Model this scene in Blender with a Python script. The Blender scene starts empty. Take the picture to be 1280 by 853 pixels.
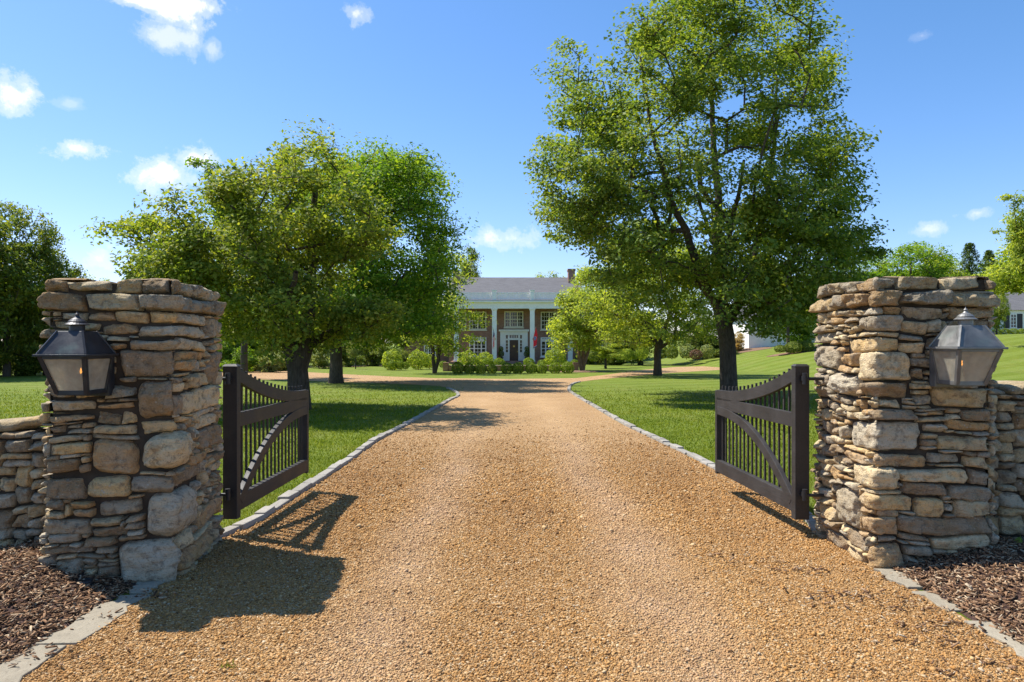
import bpy, bmesh, math, random
import numpy as np
from mathutils import Vector, Matrix, noise as mnoise
from mathutils.geometry import tessellate_polygon

random.seed(7)
RNG = np.random.default_rng(7)
scene = bpy.context.scene
COL = scene.collection
F = 853.33
CAMZ = 1.55
HX, HY = 640.0, 426.5

# ------------------------------------------------------------------ helpers
def sstep(a, b, x):
    t = np.clip((np.asarray(x, float) - a) / (b - a), 0, 1)
    return t * t * (3 - 2 * t)

def gz(x, y):
    """height of the terrain"""
    x = np.asarray(x, float); y = np.asarray(y, float)
    z = -0.014 * (np.clip(y, -10, 80) - 5)
    rise = 3.5 * (1 - np.exp(-np.clip(x - 17, 0, 60) / 15.0)) * sstep(24, 58, y)
    return z + rise

def gzf(x, y):
    return float(gz(x, y))

def at(px, py, Y):
    """point of the place that the photograph shows at this pixel, Y metres away"""
    return Vector(((px - HX) / F * Y, Y, CAMZ - (py - HY) / F * Y))

def gp(px, py):
    """point of the ground that the photograph shows at this pixel"""
    k = (py - HY) / F
    Y = 20.0
    for _ in range(80):
        z = gzf((px - HX) / F * Y, Y)
        Y = 0.5 * Y + 0.5 * max(2.0, min(110.0, (CAMZ - z) / k))
    return Vector(((px - HX) / F * Y, Y, gzf((px - HX) / F * Y, Y)))

def mesh_np(name, verts, faces, mats=None, midx=None, smooth=False):
    verts = np.asarray(verts, np.float32)
    faces = np.asarray(faces, np.int32)
    n, k = faces.shape
    me = bpy.data.meshes.new(name)
    me.vertices.add(len(verts)); me.vertices.foreach_set('co', verts.ravel())
    me.loops.add(n * k); me.loops.foreach_set('vertex_index', faces.ravel())
    me.polygons.add(n)
    me.polygons.foreach_set('loop_start', np.arange(0, n * k, k, dtype=np.int32))
    if smooth:
        me.polygons.foreach_set('use_smooth', np.ones(n, bool))
    for m in (mats or []):
        me.materials.append(m)
    if midx is not None:
        me.polygons.foreach_set('material_index', np.asarray(midx, np.int32))
    me.update(calc_edges=True)
    return me

def link(name, me, parent=None, loc=None):
    o = bpy.data.objects.new(name, me)
    COL.objects.link(o)
    if parent is not None:
        o.parent = parent
    if loc is not None:
        o.location = loc
    return o

def tag(o, label=None, cat=None, group=None, kind=None):
    if label: o['label'] = label
    if cat: o['category'] = cat
    if group: o['group'] = group
    if kind: o['kind'] = kind
    return o

def empty(name, loc, label, cat, group=None, rz=0.0):
    o = bpy.data.objects.new(name, None)
    COL.objects.link(o)
    o.location = loc; o.rotation_euler = (0, 0, rz)
    o.empty_display_size = 0.2
    return tag(o, label, cat, group)

def copy_tree(o, parent=None):
    c = o.copy(); COL.objects.link(c)
    c.parent = parent
    for ch in list(o.children):
        copy_tree(ch, c)
    return c

class MB:
    """collects boxes, bars, tubes into one mesh"""
    def __init__(s): s.v = []; s.f = []
    def add(s, vs, fs):
        b = len(s.v)
        s.v += [tuple(v) for v in vs]; s.f += [tuple(i + b for i in f) for f in fs]
        return s
    def box(s, x0, x1, y0, y1, z0, z1):
        return s.add([(x0,y0,z0),(x1,y0,z0),(x1,y1,z0),(x0,y1,z0),(x0,y0,z1),(x1,y0,z1),(x1,y1,z1),(x0,y1,z1)],
                     [(3,2,1,0),(4,5,6,7),(0,1,5,4),(1,2,6,5),(2,3,7,6),(3,0,4,7)])
    def prism(s, lo, hi):
        n = len(lo)
        return s.add(list(lo) + list(hi), [tuple(range(n))[::-1], tuple(range(n, 2*n))] +
                     [(i, (i+1) % n, n + (i+1) % n, n + i) for i in range(n)])
    def bar(s, p, q, w, h, up=(0,0,1)):
        p, q = Vector(p), Vector(q); d = (q - p).normalized()
        u = Vector(up); sx = d.cross(u).normalized(); sz = sx.cross(d).normalized()
        a = [p + sx*i*w/2 + sz*j*h/2 for i, j in ((-1,-1),(1,-1),(1,1),(-1,1))]
        b = [v + (q - p) for v in a]
        return s.prism(a, b)
    def tube(s, pts, radii, n=8, cap=True):
        b = len(s.v); m = len(pts)
        for i, p in enumerate(pts):
            p = Vector(p)
            d = (Vector(pts[min(i+1, m-1)]) - Vector(pts[max(i-1, 0)])).normalized()
            a = Vector((1,0,0)) if abs(d.x) < .8 else Vector((0,1,0))
            u = d.cross(a).normalized(); w = d.cross(u)
            for k in range(n):
                t = 2*math.pi*k/n
                s.v.append(tuple(p + (u*math.cos(t) + w*math.sin(t)) * radii[i]))
        for i in range(m-1):
            for k in range(n):
                s.f.append((b+i*n+k, b+i*n+(k+1)%n, b+(i+1)*n+(k+1)%n, b+(i+1)*n+k))
        if cap:
            s.f.append(tuple(b+k for k in range(n))[::-1]); s.f.append(tuple(b+(m-1)*n+k for k in range(n)))
        return s
    def lathe(s, prof, n=16, c=(0,0,0)):
        b = len(s.v); m = len(prof)
        for r, z in prof:
            for k in range(n):
                t = 2*math.pi*k/n
                s.v.append((c[0]+r*math.cos(t), c[1]+r*math.sin(t), c[2]+z))
        for i in range(m-1):
            for k in range(n):
                s.f.append((b+i*n+k, b+i*n+(k+1)%n, b+(i+1)*n+(k+1)%n, b+(i+1)*n+k))
        s.f.append(tuple(b+k for k in range(n))[::-1]); s.f.append(tuple(b+(m-1)*n+k for k in range(n)))
        return s
    def mesh(s, name, mat, smooth=False, bevel=0.0):
        me = bpy.data.meshes.new(name)
        me.from_pydata(s.v, [], s.f)
        if bevel > 0:
            bm = bmesh.new(); bm.from_mesh(me)
            bmesh.ops.recalc_face_normals(bm, faces=bm.faces)
            es = [e for e in bm.edges if len(e.link_faces) == 2 and e.calc_face_angle(0) > 0.6]
            bmesh.ops.bevel(bm, geom=es, offset=bevel, segments=2, affect='EDGES', profile=.6, clamp_overlap=True)
            bm.to_mesh(me); bm.free()
        me.materials.append(mat)
        if smooth:
            me.polygons.foreach_set('use_smooth', [True]*len(me.polygons))
        me.update()
        return me
    def build(s, name, mat, parent=None, loc=None, smooth=False, bevel=0.0):
        return link(name, s.mesh(name, mat, smooth, bevel), parent, loc)

# ------------------------------------------------------------------ materials
class NT:
    def __init__(s, name):
        s.m = bpy.data.materials.new(name); s.m.use_nodes = True
        s.t = s.m.node_tree; s.n = s.t.nodes; s.n.clear()
        s.out = s.n.new('ShaderNodeOutputMaterial')
    def new(s, typ, **kw):
        nd = s.n.new(typ)
        for k, v in kw.items():
            if k.startswith('i_'):
                key = k[2:]
                nd.inputs[int(key) if key.isdigit() else key.replace('_', ' ')].default_value = v
            else:
                setattr(nd, k, v)
        return nd
    def ln(s, a, b): s.t.links.new(a, b)
    def coord(s, which='Object'):
        return s.new('ShaderNodeTexCoord').outputs[which]
    def noise(s, vec, scale, detail=4, rough=.55, dist=0):
        nd = s.new('ShaderNodeTexNoise'); nd.inputs['Scale'].default_value = scale
        nd.inputs['Detail'].default_value = detail; nd.inputs['Roughness'].default_value = rough
        nd.inputs['Distortion'].default_value = dist
        if vec is not None: s.ln(vec, nd.inputs['Vector'])
        return nd.outputs['Fac']
    def voro(s, vec, scale, feature='F1', out='Distance'):
        nd = s.new('ShaderNodeTexVoronoi', feature=feature); nd.inputs['Scale'].default_value = scale
        if vec is not None: s.ln(vec, nd.inputs['Vector'])
        return nd.outputs[out]
    def ramp(s, fac, stops, interp='LINEAR'):
        nd = s.new('ShaderNodeValToRGB'); cr = nd.color_ramp; cr.interpolation = interp
        while len(cr.elements) > 1: cr.elements.remove(cr.elements[-1])
        for i, (p, c) in enumerate(stops):
            e = cr.elements[0] if i == 0 else cr.elements.new(p)
            e.position = p
            e.color = (c if isinstance(c, tuple) else (c, c, c)) + (1,) if not (isinstance(c, tuple) and len(c) == 4) else c
        s.ln(fac, nd.inputs[0]); return nd.outputs[0]
    def mix(s, fac, a, b, blend='MIX'):
        nd = s.new('ShaderNodeMix', data_type='RGBA', blend_type=blend)
        for i, v in ((0, fac), (6, a), (7, b)):
            if hasattr(v, 'links'): s.ln(v, nd.inputs[i])
            elif i == 0: nd.inputs[0].default_value = float(v)
            else: nd.inputs[i].default_value = tuple(v) + (1,)
        return nd.outputs[2]
    def math(s, op, a, b=0.0):
        nd = s.new('ShaderNodeMath', operation=op)
        for i, v in enumerate((a, b)):
            if hasattr(v, 'links'): s.ln(v, nd.inputs[i])
            else: nd.inputs[i].default_value = v
        return nd.outputs[0]
    def rand(s): return s.new('ShaderNodeNewGeometry').outputs['Random Per Island']
    def bump(s, h, strength=.5, dist=.01, nrm=None):
        nd = s.new('ShaderNodeBump'); nd.inputs['Strength'].default_value = strength
        nd.inputs['Distance'].default_value = dist; s.ln(h, nd.inputs['Height'])
        if nrm is not None: s.ln(nrm, nd.inputs['Normal'])
        return nd.outputs[0]
    def pbr(s, col, rough=.8, bump=None, metal=0.0, spec=.5):
        p = s.new('ShaderNodeBsdfPrincipled')
        if hasattr(col, 'links'): s.ln(col, p.inputs['Base Color'])
        else: p.inputs['Base Color'].default_value = tuple(col) + (1,)
        if hasattr(rough, 'links'): s.ln(rough, p.inputs['Roughness'])
        else: p.inputs['Roughness'].default_value = rough
        p.inputs['Metallic'].default_value = metal
        p.inputs['Specular IOR Level'].default_value = spec
        if bump is not None: s.ln(bump, p.inputs['Normal'])
        s.ln(p.outputs[0], s.out.inputs[0]); return s.m

def m_plain(name, col, rough=.7, metal=0.0, var=.15, scale=6.0, spec=.5, bump=0.0):
    t = NT(name); c = t.coord()
    n = t.noise(c, scale, 5, .6)
    a = tuple(x * (1 - var) for x in col); b = tuple(min(1, x * (1 + var)) for x in col)
    colr = t.ramp(n, [(.3, a), (.7, b)])
    bp = t.bump(t.noise(c, scale * 8, 4), bump, .004) if bump else None
    return t.pbr(colr, rough, bp, metal, spec)

def m_leaf(name, dark, mid, light, trans=.4, rough=.5, spec=.35, gain=2.0):
    t = NT(name); trans += .14; rough = .6; spec = .22
    dark, mid, light = [tuple(x*g for x, g in zip(c, (gain*1.07, gain, gain*.92))) for c in (dark, mid, light)]
    col = t.ramp(t.rand(), [(0, dark), (.5, mid), (1, light)])
    col = t.mix(1.0, col, t.ramp(t.noise(t.coord(), .8, 3, .6), [(.32, (.74, .78, .8)), (.5, (1, 1, 1)), (.68, (1.3, 1.2, .95))]), 'MULTIPLY')
    p = t.new('ShaderNodeBsdfPrincipled'); t.ln(col, p.inputs['Base Color'])
    p.inputs['Roughness'].default_value = rough; p.inputs['Specular IOR Level'].default_value = spec
    tr = t.new('ShaderNodeBsdfTranslucent')
    tc = t.mix(1.0, col, (1.46, 1.36, .5), 'MULTIPLY'); t.ln(tc, tr.inputs[0])
    mx = t.new('ShaderNodeMixShader'); mx.inputs[0].default_value = trans
    t.ln(p.outputs[0], mx.inputs[1]); t.ln(tr.outputs[0], mx.inputs[2]); t.ln(mx.outputs[0], t.out.inputs[0])
    return t.m

def m_bark(name, a, b, scale=7):
    t = NT(name); c = t.coord()
    mp = t.new('ShaderNodeMapping'); t.ln(c, mp.inputs[0]); mp.inputs['Scale'].default_value = (1, 1, .22)
    n = t.noise(mp.outputs[0], scale * 3, 6, .65, .6)
    n2 = t.noise(c, 1.7, 3)
    col = t.mix(t.ramp(n2, [(.4, 0.0), (.65, 1.0)]), t.ramp(n, [(.3, a), (.7, b)]), t.ramp(n, [(.3, tuple(x*.75 for x in a)), (.7, tuple(x*.85 for x in b))]))
    return t.pbr(col, .95, t.bump(n, .9, .05), 0, .2)

# stone of the pillars and walls: tan, grey and brown limestone with stains and lichen
def m_stone(name, warm=1.0):
    t = NT(name); c = t.coord(); r = t.rand()
    off = t.new('ShaderNodeVectorMath', operation='ADD'); t.ln(c, off.inputs[0])
    sc = t.new('ShaderNodeVectorMath', operation='SCALE'); sc.inputs[0].default_value = (31, 17, 23); t.ln(r, sc.inputs['Scale'])
    t.ln(sc.outputs[0], off.inputs[1]); v = off.outputs[0]
    base = t.ramp(r, [(0, (.24, .165, .095)), (.14, (.44, .33, .19)), (.28, (.31, .25, .175)), (.42, (.54, .42, .26)),
                      (.56, (.38, .24, .115)), (.70, (.42, .355, .265)), (.84, (.52, .36, .18)), (.93, (.27, .21, .145))], 'CONSTANT')
    base = t.mix(1.0, base, (warm, warm*.995, warm*.91), 'MULTIPLY')
    big = t.noise(v, 5, 5, .6, .4); mid = t.noise(v, 19, 6, .68, .3); fine = t.noise(v, 85, 4, .7)
    col = t.mix(t.ramp(big, [(.38, 0.0), (.68, .8)]), base, t.mix(.5, base, (.46, .41, .33)))
    col = t.mix(t.ramp(mid, [(.30, .85), (.50, 0.0)]), col, (.12, .095, .07))
    rust = t.noise(v, 8, 4, .6, .8)
    col = t.mix(t.ramp(rust, [(.55, 0.0), (.72, .42)]), col, (.36, .22, .10))
    col = t.mix(t.ramp(fine, [(.60, 0.0), (.70, .6)]), col, (.58, .55, .48))
    col = t.mix(t.ramp(fine, [(.30, .75), (.42, 0.0)]), col, (.07, .06, .05))
    lich = t.voro(v, 26); ln = t.noise(v, 11, 3)
    lm = t.math('MULTIPLY', t.ramp(lich, [(.12, 1.0), (.22, 0.0)]), t.ramp(ln, [(.52, 0.0), (.62, .7)]))
    col = t.mix(lm, col, (.50, .48, .42))
    # strata and pits
    mp = t.new('ShaderNodeMapping'); t.ln(v, mp.inputs[0]); mp.inputs['Scale'].default_value = (1, 1, 4)
    strata = t.noise(mp.outputs[0], 11, 5, .65, .5)
    h = t.math('ADD', t.math('MULTIPLY', mid, .7), t.math('ADD', t.math('MULTIPLY', strata, .6), t.math('MULTIPLY', fine, .28)))
    return t.pbr(col, .93, t.bump(h, 1.0, .034), 0, .15)

MAT = {}
MAT['stone'] = m_stone('fieldstone', 1.30)
MAT['cap'] = m_stone('weathered_capstone', .92)
MAT['core'] = m_plain('shade_dark_earth_core', (.06, .048, .036), 1, 0, .3, 12, .1)  # earth fill, darkened to paint the shade in the stone gaps
def m_gate():
    t = NT('gate_paint'); c = t.coord()
    mp = t.new('ShaderNodeMapping'); t.ln(c, mp.inputs[0]); mp.inputs['Scale'].default_value = (1, .12, 1)
    n = t.noise(mp.outputs[0], 60, 5, .6); d = t.noise(c, 5, 4)
    col = t.mix(t.ramp(d, [(.4, 0.0), (.7, .5)]), t.ramp(n, [(.3, (.022, .0195, .018)), (.7, (.035, .0305, .028))]), (.056, .049, .044))
    return t.pbr(col, t.ramp(d, [(.3, .5), (.7, .68)]), t.bump(n, .4, .005), 0, .4)
MAT['gate'] = m_gate()
MAT['iron'] = m_plain('black_iron', (.02, .02, .021), .5, .3, .3, 20, .5, .3)
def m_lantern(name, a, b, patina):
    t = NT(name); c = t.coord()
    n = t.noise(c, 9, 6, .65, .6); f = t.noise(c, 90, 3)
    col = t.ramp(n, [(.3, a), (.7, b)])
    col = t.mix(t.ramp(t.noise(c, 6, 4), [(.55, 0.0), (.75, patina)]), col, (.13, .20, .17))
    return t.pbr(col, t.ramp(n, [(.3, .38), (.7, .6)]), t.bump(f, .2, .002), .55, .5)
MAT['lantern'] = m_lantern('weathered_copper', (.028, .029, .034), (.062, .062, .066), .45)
MAT['lantern_sunlit'] = m_lantern('sunlit_weathered_copper', (.13, .13, .125), (.25, .245, .23), .45)  # lighter copy of the copper, sunlight painted into its colour
def m_lglass():
    t = NT('seeded_glass'); c = t.coord()
    n = t.noise(c, 55, 4, .6); g = t.new('ShaderNodeBsdfGlossy'); g.inputs['Roughness'].default_value = .12
    tr = t.new('ShaderNodeBsdfTransparent'); tr.inputs[0].default_value = (.93, .92, .87, 1)
    tl = t.new('ShaderNodeBsdfTranslucent'); tl.inputs[0].default_value = (.80, .76, .64, 1)
    df = t.new('ShaderNodeBsdfDiffuse'); df.inputs[0].default_value = (.68, .64, .53, 1)
    bp = t.bump(n, .35, .004)
    for x in (g, tl, df): t.ln(bp, x.inputs['Normal'])
    a = t.new('ShaderNodeMixShader'); a.inputs[0].default_value = .5; t.ln(tl.outputs[0], a.inputs[1]); t.ln(df.outputs[0], a.inputs[2])
    b = t.new('ShaderNodeMixShader'); t.ln(t.ramp(t.noise(c, 14, 4), [(.3, .38), (.7, .62)]), b.inputs[0])
    t.ln(tr.outputs[0], b.inputs[1]); t.ln(a.outputs[0], b.inputs[2])
    d = t.new('ShaderNodeMixShader'); d.inputs[0].default_value = .09
    t.ln(b.outputs[0], d.inputs[1]); t.ln(g.outputs[0], d.inputs[2]); t.ln(d.outputs[0], t.out.inputs[0]); return t.m
MAT['lglass'] = m_lglass()
def m_flame():
    t = NT('gas_flame'); e = t.new('ShaderNodeEmission'); e.inputs[0].default_value = (1, .40, .06, 1); e.inputs[1].default_value = 3
    t.ln(e.outputs[0], t.out.inputs[0]); t.m.cycles.emission_sampling = 'NONE'; return t.m
MAT['flame'] = m_flame()

def m_gravel_sheet():
    t = NT('pea_gravel_bed'); c = t.coord()
    cell = t.new('ShaderNodeTexVoronoi'); cell.inputs['Scale'].default_value = 62; t.ln(c, cell.inputs['Vector'])
    sep = t.new('ShaderNodeSeparateColor'); t.ln(cell.outputs['Color'], sep.inputs[0])
    col = t.ramp(sep.outputs[0], [(0, (.17, .095, .042)), (.14, (.36, .205, .08)), (.4, (.50, .305, .13)), (.6, (.56, .37, .18)), (.8, (.45, .24, .085)), (.93, (.68, .53, .34)), (1, (.72, .62, .47))])
    gaps = t.ramp(cell.outputs['Distance'], [(.42, 0.0), (.72, .55)])
    col = t.mix(gaps, col, (.16, .095, .045))
    # wheel tracks: finer, paler dust where cars pass; loose darker stones between
    sx = t.new('ShaderNodeSeparateXYZ'); t.ln(c, sx.inputs[0])
    wob = t.math('ADD', sx.outputs[0], t.math('MULTIPLY', t.noise(c, .35, 3), .9))
    tr = t.math('ABSOLUTE', t.math('SUBTRACT', t.math('ABSOLUTE', t.math('SUBTRACT', wob, .52)), .82))
    far = t.ramp(t.math('MULTIPLY', sx.outputs[1], .03), [(.15, .15), (.6, 1.0)])
    track = t.math('MULTIPLY', t.ramp(tr, [(.05, .55), (.55, 0.0)]), t.ramp(t.noise(c, 1.1, 4), [(.3, .35), (.65, 1.0)]))
    col = t.mix(track, col, (.63, .43, .24))
    col = t.mix(t.math('MULTIPLY', far, .5), col, (.58, .38, .215))
    patch = t.noise(c, .8, 5, .6)
    col = t.mix(t.ramp(patch, [(.35, .28), (.55, 0.0)]), col, (.30, .17, .07))
    col = t.mix(t.ramp(t.noise(c, 7, 5, .7), [(.3, .35), (.5, 0.0)]), col, (.33, .19, .085))
    col = t.mix(1.0, col, (.88, .85, .78), 'MULTIPLY')
    h = t.math('SUBTRACT', 1.0, cell.outputs['Distance'])
    return t.pbr(col, .9, t.bump(t.math('ADD', h, t.math('MULTIPLY', t.noise(c, 18, 4), .8)), .9, .02), 0, .25)
MAT['gravel'] = m_gravel_sheet()
def m_pebble():
    t = NT('pebble'); r = t.rand()
    col = t.ramp(r, [(0, (.15, .085, .04)), (.10, (.33, .18, .07)), (.3, (.50, .30, .125)), (.52, (.58, .37, .17)), (.7, (.46, .25, .085)), (.86, (.60, .41, .22)), (.97, (.68, .54, .36)), (1, (.55, .5, .44))])
    col = t.mix(1.0, col, (.88, .785, .60), 'MULTIPLY')
    c = t.coord(); sx = t.new('ShaderNodeSeparateXYZ'); t.ln(c, sx.inputs[0])
    wob = t.math('ADD', sx.outputs[0], t.math('MULTIPLY', t.noise(c, .35, 3), .9))
    tr = t.math('ABSOLUTE', t.math('SUBTRACT', t.math('ABSOLUTE', t.math('SUBTRACT', wob, .52)), .82))
    track = t.math('MULTIPLY', t.ramp(tr, [(.05, .7), (.42, 0.0)]), t.ramp(t.noise(c, 1.1, 4), [(.3, .4), (.65, 1.0)]))
    col = t.mix(track, col, (.54, .375, .235))
    col = t.mix(t.ramp(tr, [(.35, 0.0), (.8, .45)]), col, t.mix(1.0, col, (.80, .74, .68), 'MULTIPLY'))
    col = t.mix(t.ramp(t.noise(c, .9, 5, .6), [(.36, .4), (.56, 0.0)]), col, t.mix(1.0, col, (.62, .55, .5), 'MULTIPLY'))
    return t.pbr(col, .8, None, 0, .25)
MAT['pebble'] = m_pebble()
def m_mulch(name='mulch'):
    t = NT(name); c = t.coord()
    n = t.noise(c, 45, 5, .7, .8)
    col = t.ramp(n, [(.25, (.03, .017, .014)), (.5, (.10, .058, .045)), (.75, (.2, .125, .095))])
    return t.pbr(col, .95, t.bump(n, 1.0, .03), 0, .2)
MAT['mulch'] = m_mulch()
def m_chip():
    t = NT('bark_chip'); r = t.rand()
    col = t.ramp(r, [(0, (.06, .034, .02)), (.35, (.20, .11, .06)), (.7, (.31, .19, .108)), (.9, (.38, .27, .17)), (1, (.5, .4, .27))])
    return t.pbr(col, .95, None, 0, .08)
MAT['chip'] = m_chip()
def m_lawn():
    t = NT('lawn'); c = t.coord()
    n = t.noise(c, 2.2, 5, .6); f = t.noise(c, 60, 5, .75); w = t.noise(c, .25, 3)
    col = t.ramp(f, [(.28, (.085, .125, .009)), (.5, (.145, .19, .015)), (.74, (.21, .26, .028))])
    col = t.mix(t.ramp(n, [(.4, 0.0), (.65, .5)]), col, (.20, .235, .03))
    col = t.mix(t.ramp(w, [(.4, .3), (.6, 0.0)]), col, (.085, .14, .012))
    # mowing stripes across the far lawns
    mp = t.new('ShaderNodeMapping'); t.ln(c, mp.inputs[0]); mp.inputs['Rotation'].default_value = (0, 0, math.radians(62))
    wv = t.new('ShaderNodeTexWave', bands_direction='X'); t.ln(mp.outputs[0], wv.inputs[0]); wv.inputs['Scale'].default_value = .17; wv.inputs['Distortion'].default_value = .7
    col = t.mix(t.ramp(wv.outputs[0], [(.4, 0.0), (.6, .45)]), col, (.20, .255, .045))
    col = t.mix(t.ramp(t.noise(c, .55, 4, .6), [(.5, 0.0), (.7, .45)]), col, (.24, .24, .06))
    col = t.mix(1.0, col, (.88, .88, .88), 'MULTIPLY')
    return t.pbr(col, .9, t.bump(f, .8, .04), 0, .15)
MAT['lawn'] = m_lawn()
def m_blade():
    t = NT('grass_blade'); r = t.rand()
    col = t.ramp(r, [(0, (.11, .165, .012)), (.4, (.20, .265, .02)), (.8, (.28, .33, .035)), (1, (.36, .37, .08))])
    c = t.coord(); lw_ = t.noise(c, .55, 4, .6)
    col = t.mix(t.ramp(lw_, [(.5, 0.0), (.68, .5)]), col, (.30, .30, .06))
    col = t.mix(t.ramp(t.noise(c, 1.3, 4, .6), [(.34, .45), (.5, 0.0)]), col, (.085, .15, .014))
    col = t.mix(1.0, col, (.88, .88, .88), 'MULTIPLY')
    d = t.new('ShaderNodeBsdfDiffuse'); t.ln(col, d.inputs[0])
    tr = t.new('ShaderNodeBsdfTranslucent'); t.ln(t.mix(1.0, col, (1.3, 1.25, .6), 'MULTIPLY'), tr.inputs[0])
    mx = t.new('ShaderNodeMixShader'); mx.inputs[0].default_value = .4
    t.ln(d.outputs[0], mx.inputs[1]); t.ln(tr.outputs[0], mx.inputs[2]); t.ln(mx.outputs[0], t.out.inputs[0]); return t.m
MAT['blade'] = m_blade()
def m_kerb(name, a, b):
    t = NT(name); c = t.coord(); r = t.rand()
    n = t.noise(c, 14, 5, .65)
    col = t.mix(.55, t.ramp(n, [(.3, a), (.7, b)]), t.ramp(r, [(0, a), (1, b)]))
    col = t.mix(t.ramp(t.noise(c, 60, 3), [(.3, .5), (.42, 0.0)]), col, tuple(x*.4 for x in a))
    return t.pbr(col, .92, t.bump(t.noise(c, 40, 4, .7), .7, .01), 0, .25)
MAT['kerb'] = m_kerb('granite_kerb', (.225, .205, .175), (.375, .345, .295))
MAT['flag'] = m_kerb('flagstone', (.235, .20, .145), (.355, .31, .23))
MAT['bark'] = m_bark('grey_brown_bark', (.05, .04, .028), (.13, .105, .08))
MAT['bark_pale'] = m_bark('pale_flaking_bark', (.15, .09, .055), (.33, .22, .15))
MAT['leaf_pear'] = m_leaf('pear_leaf', (.050, .085, .012), (.088, .130, .020), (.165, .185, .040), .38, .42, .45)
MAT['leaf_maple'] = m_leaf('maple_leaf', (.042, .078, .014), (.075, .120, .022), (.135, .165, .038), .36, .42, .45)
MAT['leaf_deep'] = m_leaf('deep_green_leaf', (.036, .086, .008), (.066, .130, .012), (.12, .175, .020), .38, .45, .4)
MAT['leaf_lime'] = m_leaf('lime_leaf', (.080, .125, .018), (.130, .180, .030), (.200, .235, .055), .42, .45, .4)
MAT['leaf_dark'] = m_leaf('dark_leaf', (.036, .064, .012), (.070, .106, .018), (.12, .14, .032), .3, .5, .35)
MAT['leaf_grey'] = m_leaf('grey_green_leaf', (.07, .10, .035), (.115, .15, .06), (.18, .20, .095), .3, .5, .35)
MAT['leaf_box'] = m_leaf('box_leaf', (.045, .085, .009), (.085, .135, .015), (.15, .19, .026), .3, .5, .3)
MAT['leaf_needle'] = m_leaf('needle', (.018, .042, .010), (.035, .065, .018), (.060, .090, .028), .2, .6, .25)
MAT['leaf_tan'] = m_leaf('dry_reed', (.15, .115, .055), (.19, .15, .07), (.23, .185, .095), .3, .7, .2)
MAT['leaf_plum'] = m_leaf('plum_leaf', (.05, .03, .025), (.085, .05, .04), (.12, .08, .06), .2, .6, .2)

def m_brick():
    t = NT('house_brick'); c = t.coord()
    mp = t.new('ShaderNodeMapping'); t.ln(c, mp.inputs[0]); mp.inputs['Rotation'].default_value = (math.radians(90), 0, 0)
    b = t.new('ShaderNodeTexBrick'); t.ln(mp.outputs[0], b.inputs[0])
    b.inputs['Color1'].default_value = (.26, .115, .074, 1); b.inputs['Color2'].default_value = (.37, .19, .125, 1); b.inputs['Mortar'].default_value = (.3, .26, .22, 1)
    b.inputs['Scale'].default_value = 1.0; b.inputs['Brick Width'].default_value = .24; b.inputs['Row Height'].default_value = .085; b.inputs['Mortar Size'].default_value = .012
    col = t.mix(t.ramp(t.noise(c, 1.4, 4), [(.35, .35), (.6, 0.0)]), b.outputs[0], (.2, .095, .064))
    return t.pbr(col, .9, None, 0, .2)
MAT['brick'] = m_brick()
MAT['white'] = m_plain('white_paint', (.88, .86, .80), .55, 0, .05, 2)
MAT['cream'] = m_plain('cream_paint', (.70, .66, .56), .55, 0, .05, 2)
def m_shingle():
    t = NT('roof_shingle'); c = t.coord()
    n = t.noise(c, 9, 5, .7); mp = t.new('ShaderNodeMapping'); t.ln(c, mp.inputs[0]); mp.inputs['Scale'].default_value = (.5, 1, 6)
    r = t.noise(mp.outputs[0], 2.2, 3)
    col = t.mix(.5, t.ramp(n, [(.3, (.085, .083, .088)), (.7, (.175, .168, .168))]), t.ramp(r, [(.35, (.10, .097, .10)), (.65, (.17, .165, .168))]))
    return t.pbr(col, .9, t.bump(n, .5, .03), 0, .3)
MAT['shingle'] = m_shingle()
def m_pane():
    t = NT('window_glass'); c = t.coord()
    return t.pbr(t.ramp(t.noise(c, .9, 3), [(.35, (.012, .014, .014)), (.65, (.05, .052, .045))]), .06, None, 0, .6)
MAT['pane'] = m_pane()
MAT['door'] = m_plain('stained_door', (.085, .036, .02), .45, 0, .3, 4)
MAT['brass'] = m_plain('brass', (.6, .42, .14), .3, .9)
MAT['blackpaint'] = m_plain('black_shutter_paint', (.012, .013, .014), .5)
MAT['pole'] = m_plain('white_pole', (.7, .7, .68), .4)
MAT['terracotta'] = m_plain('planter_clay', (.06, .055, .05), .8)
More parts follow.
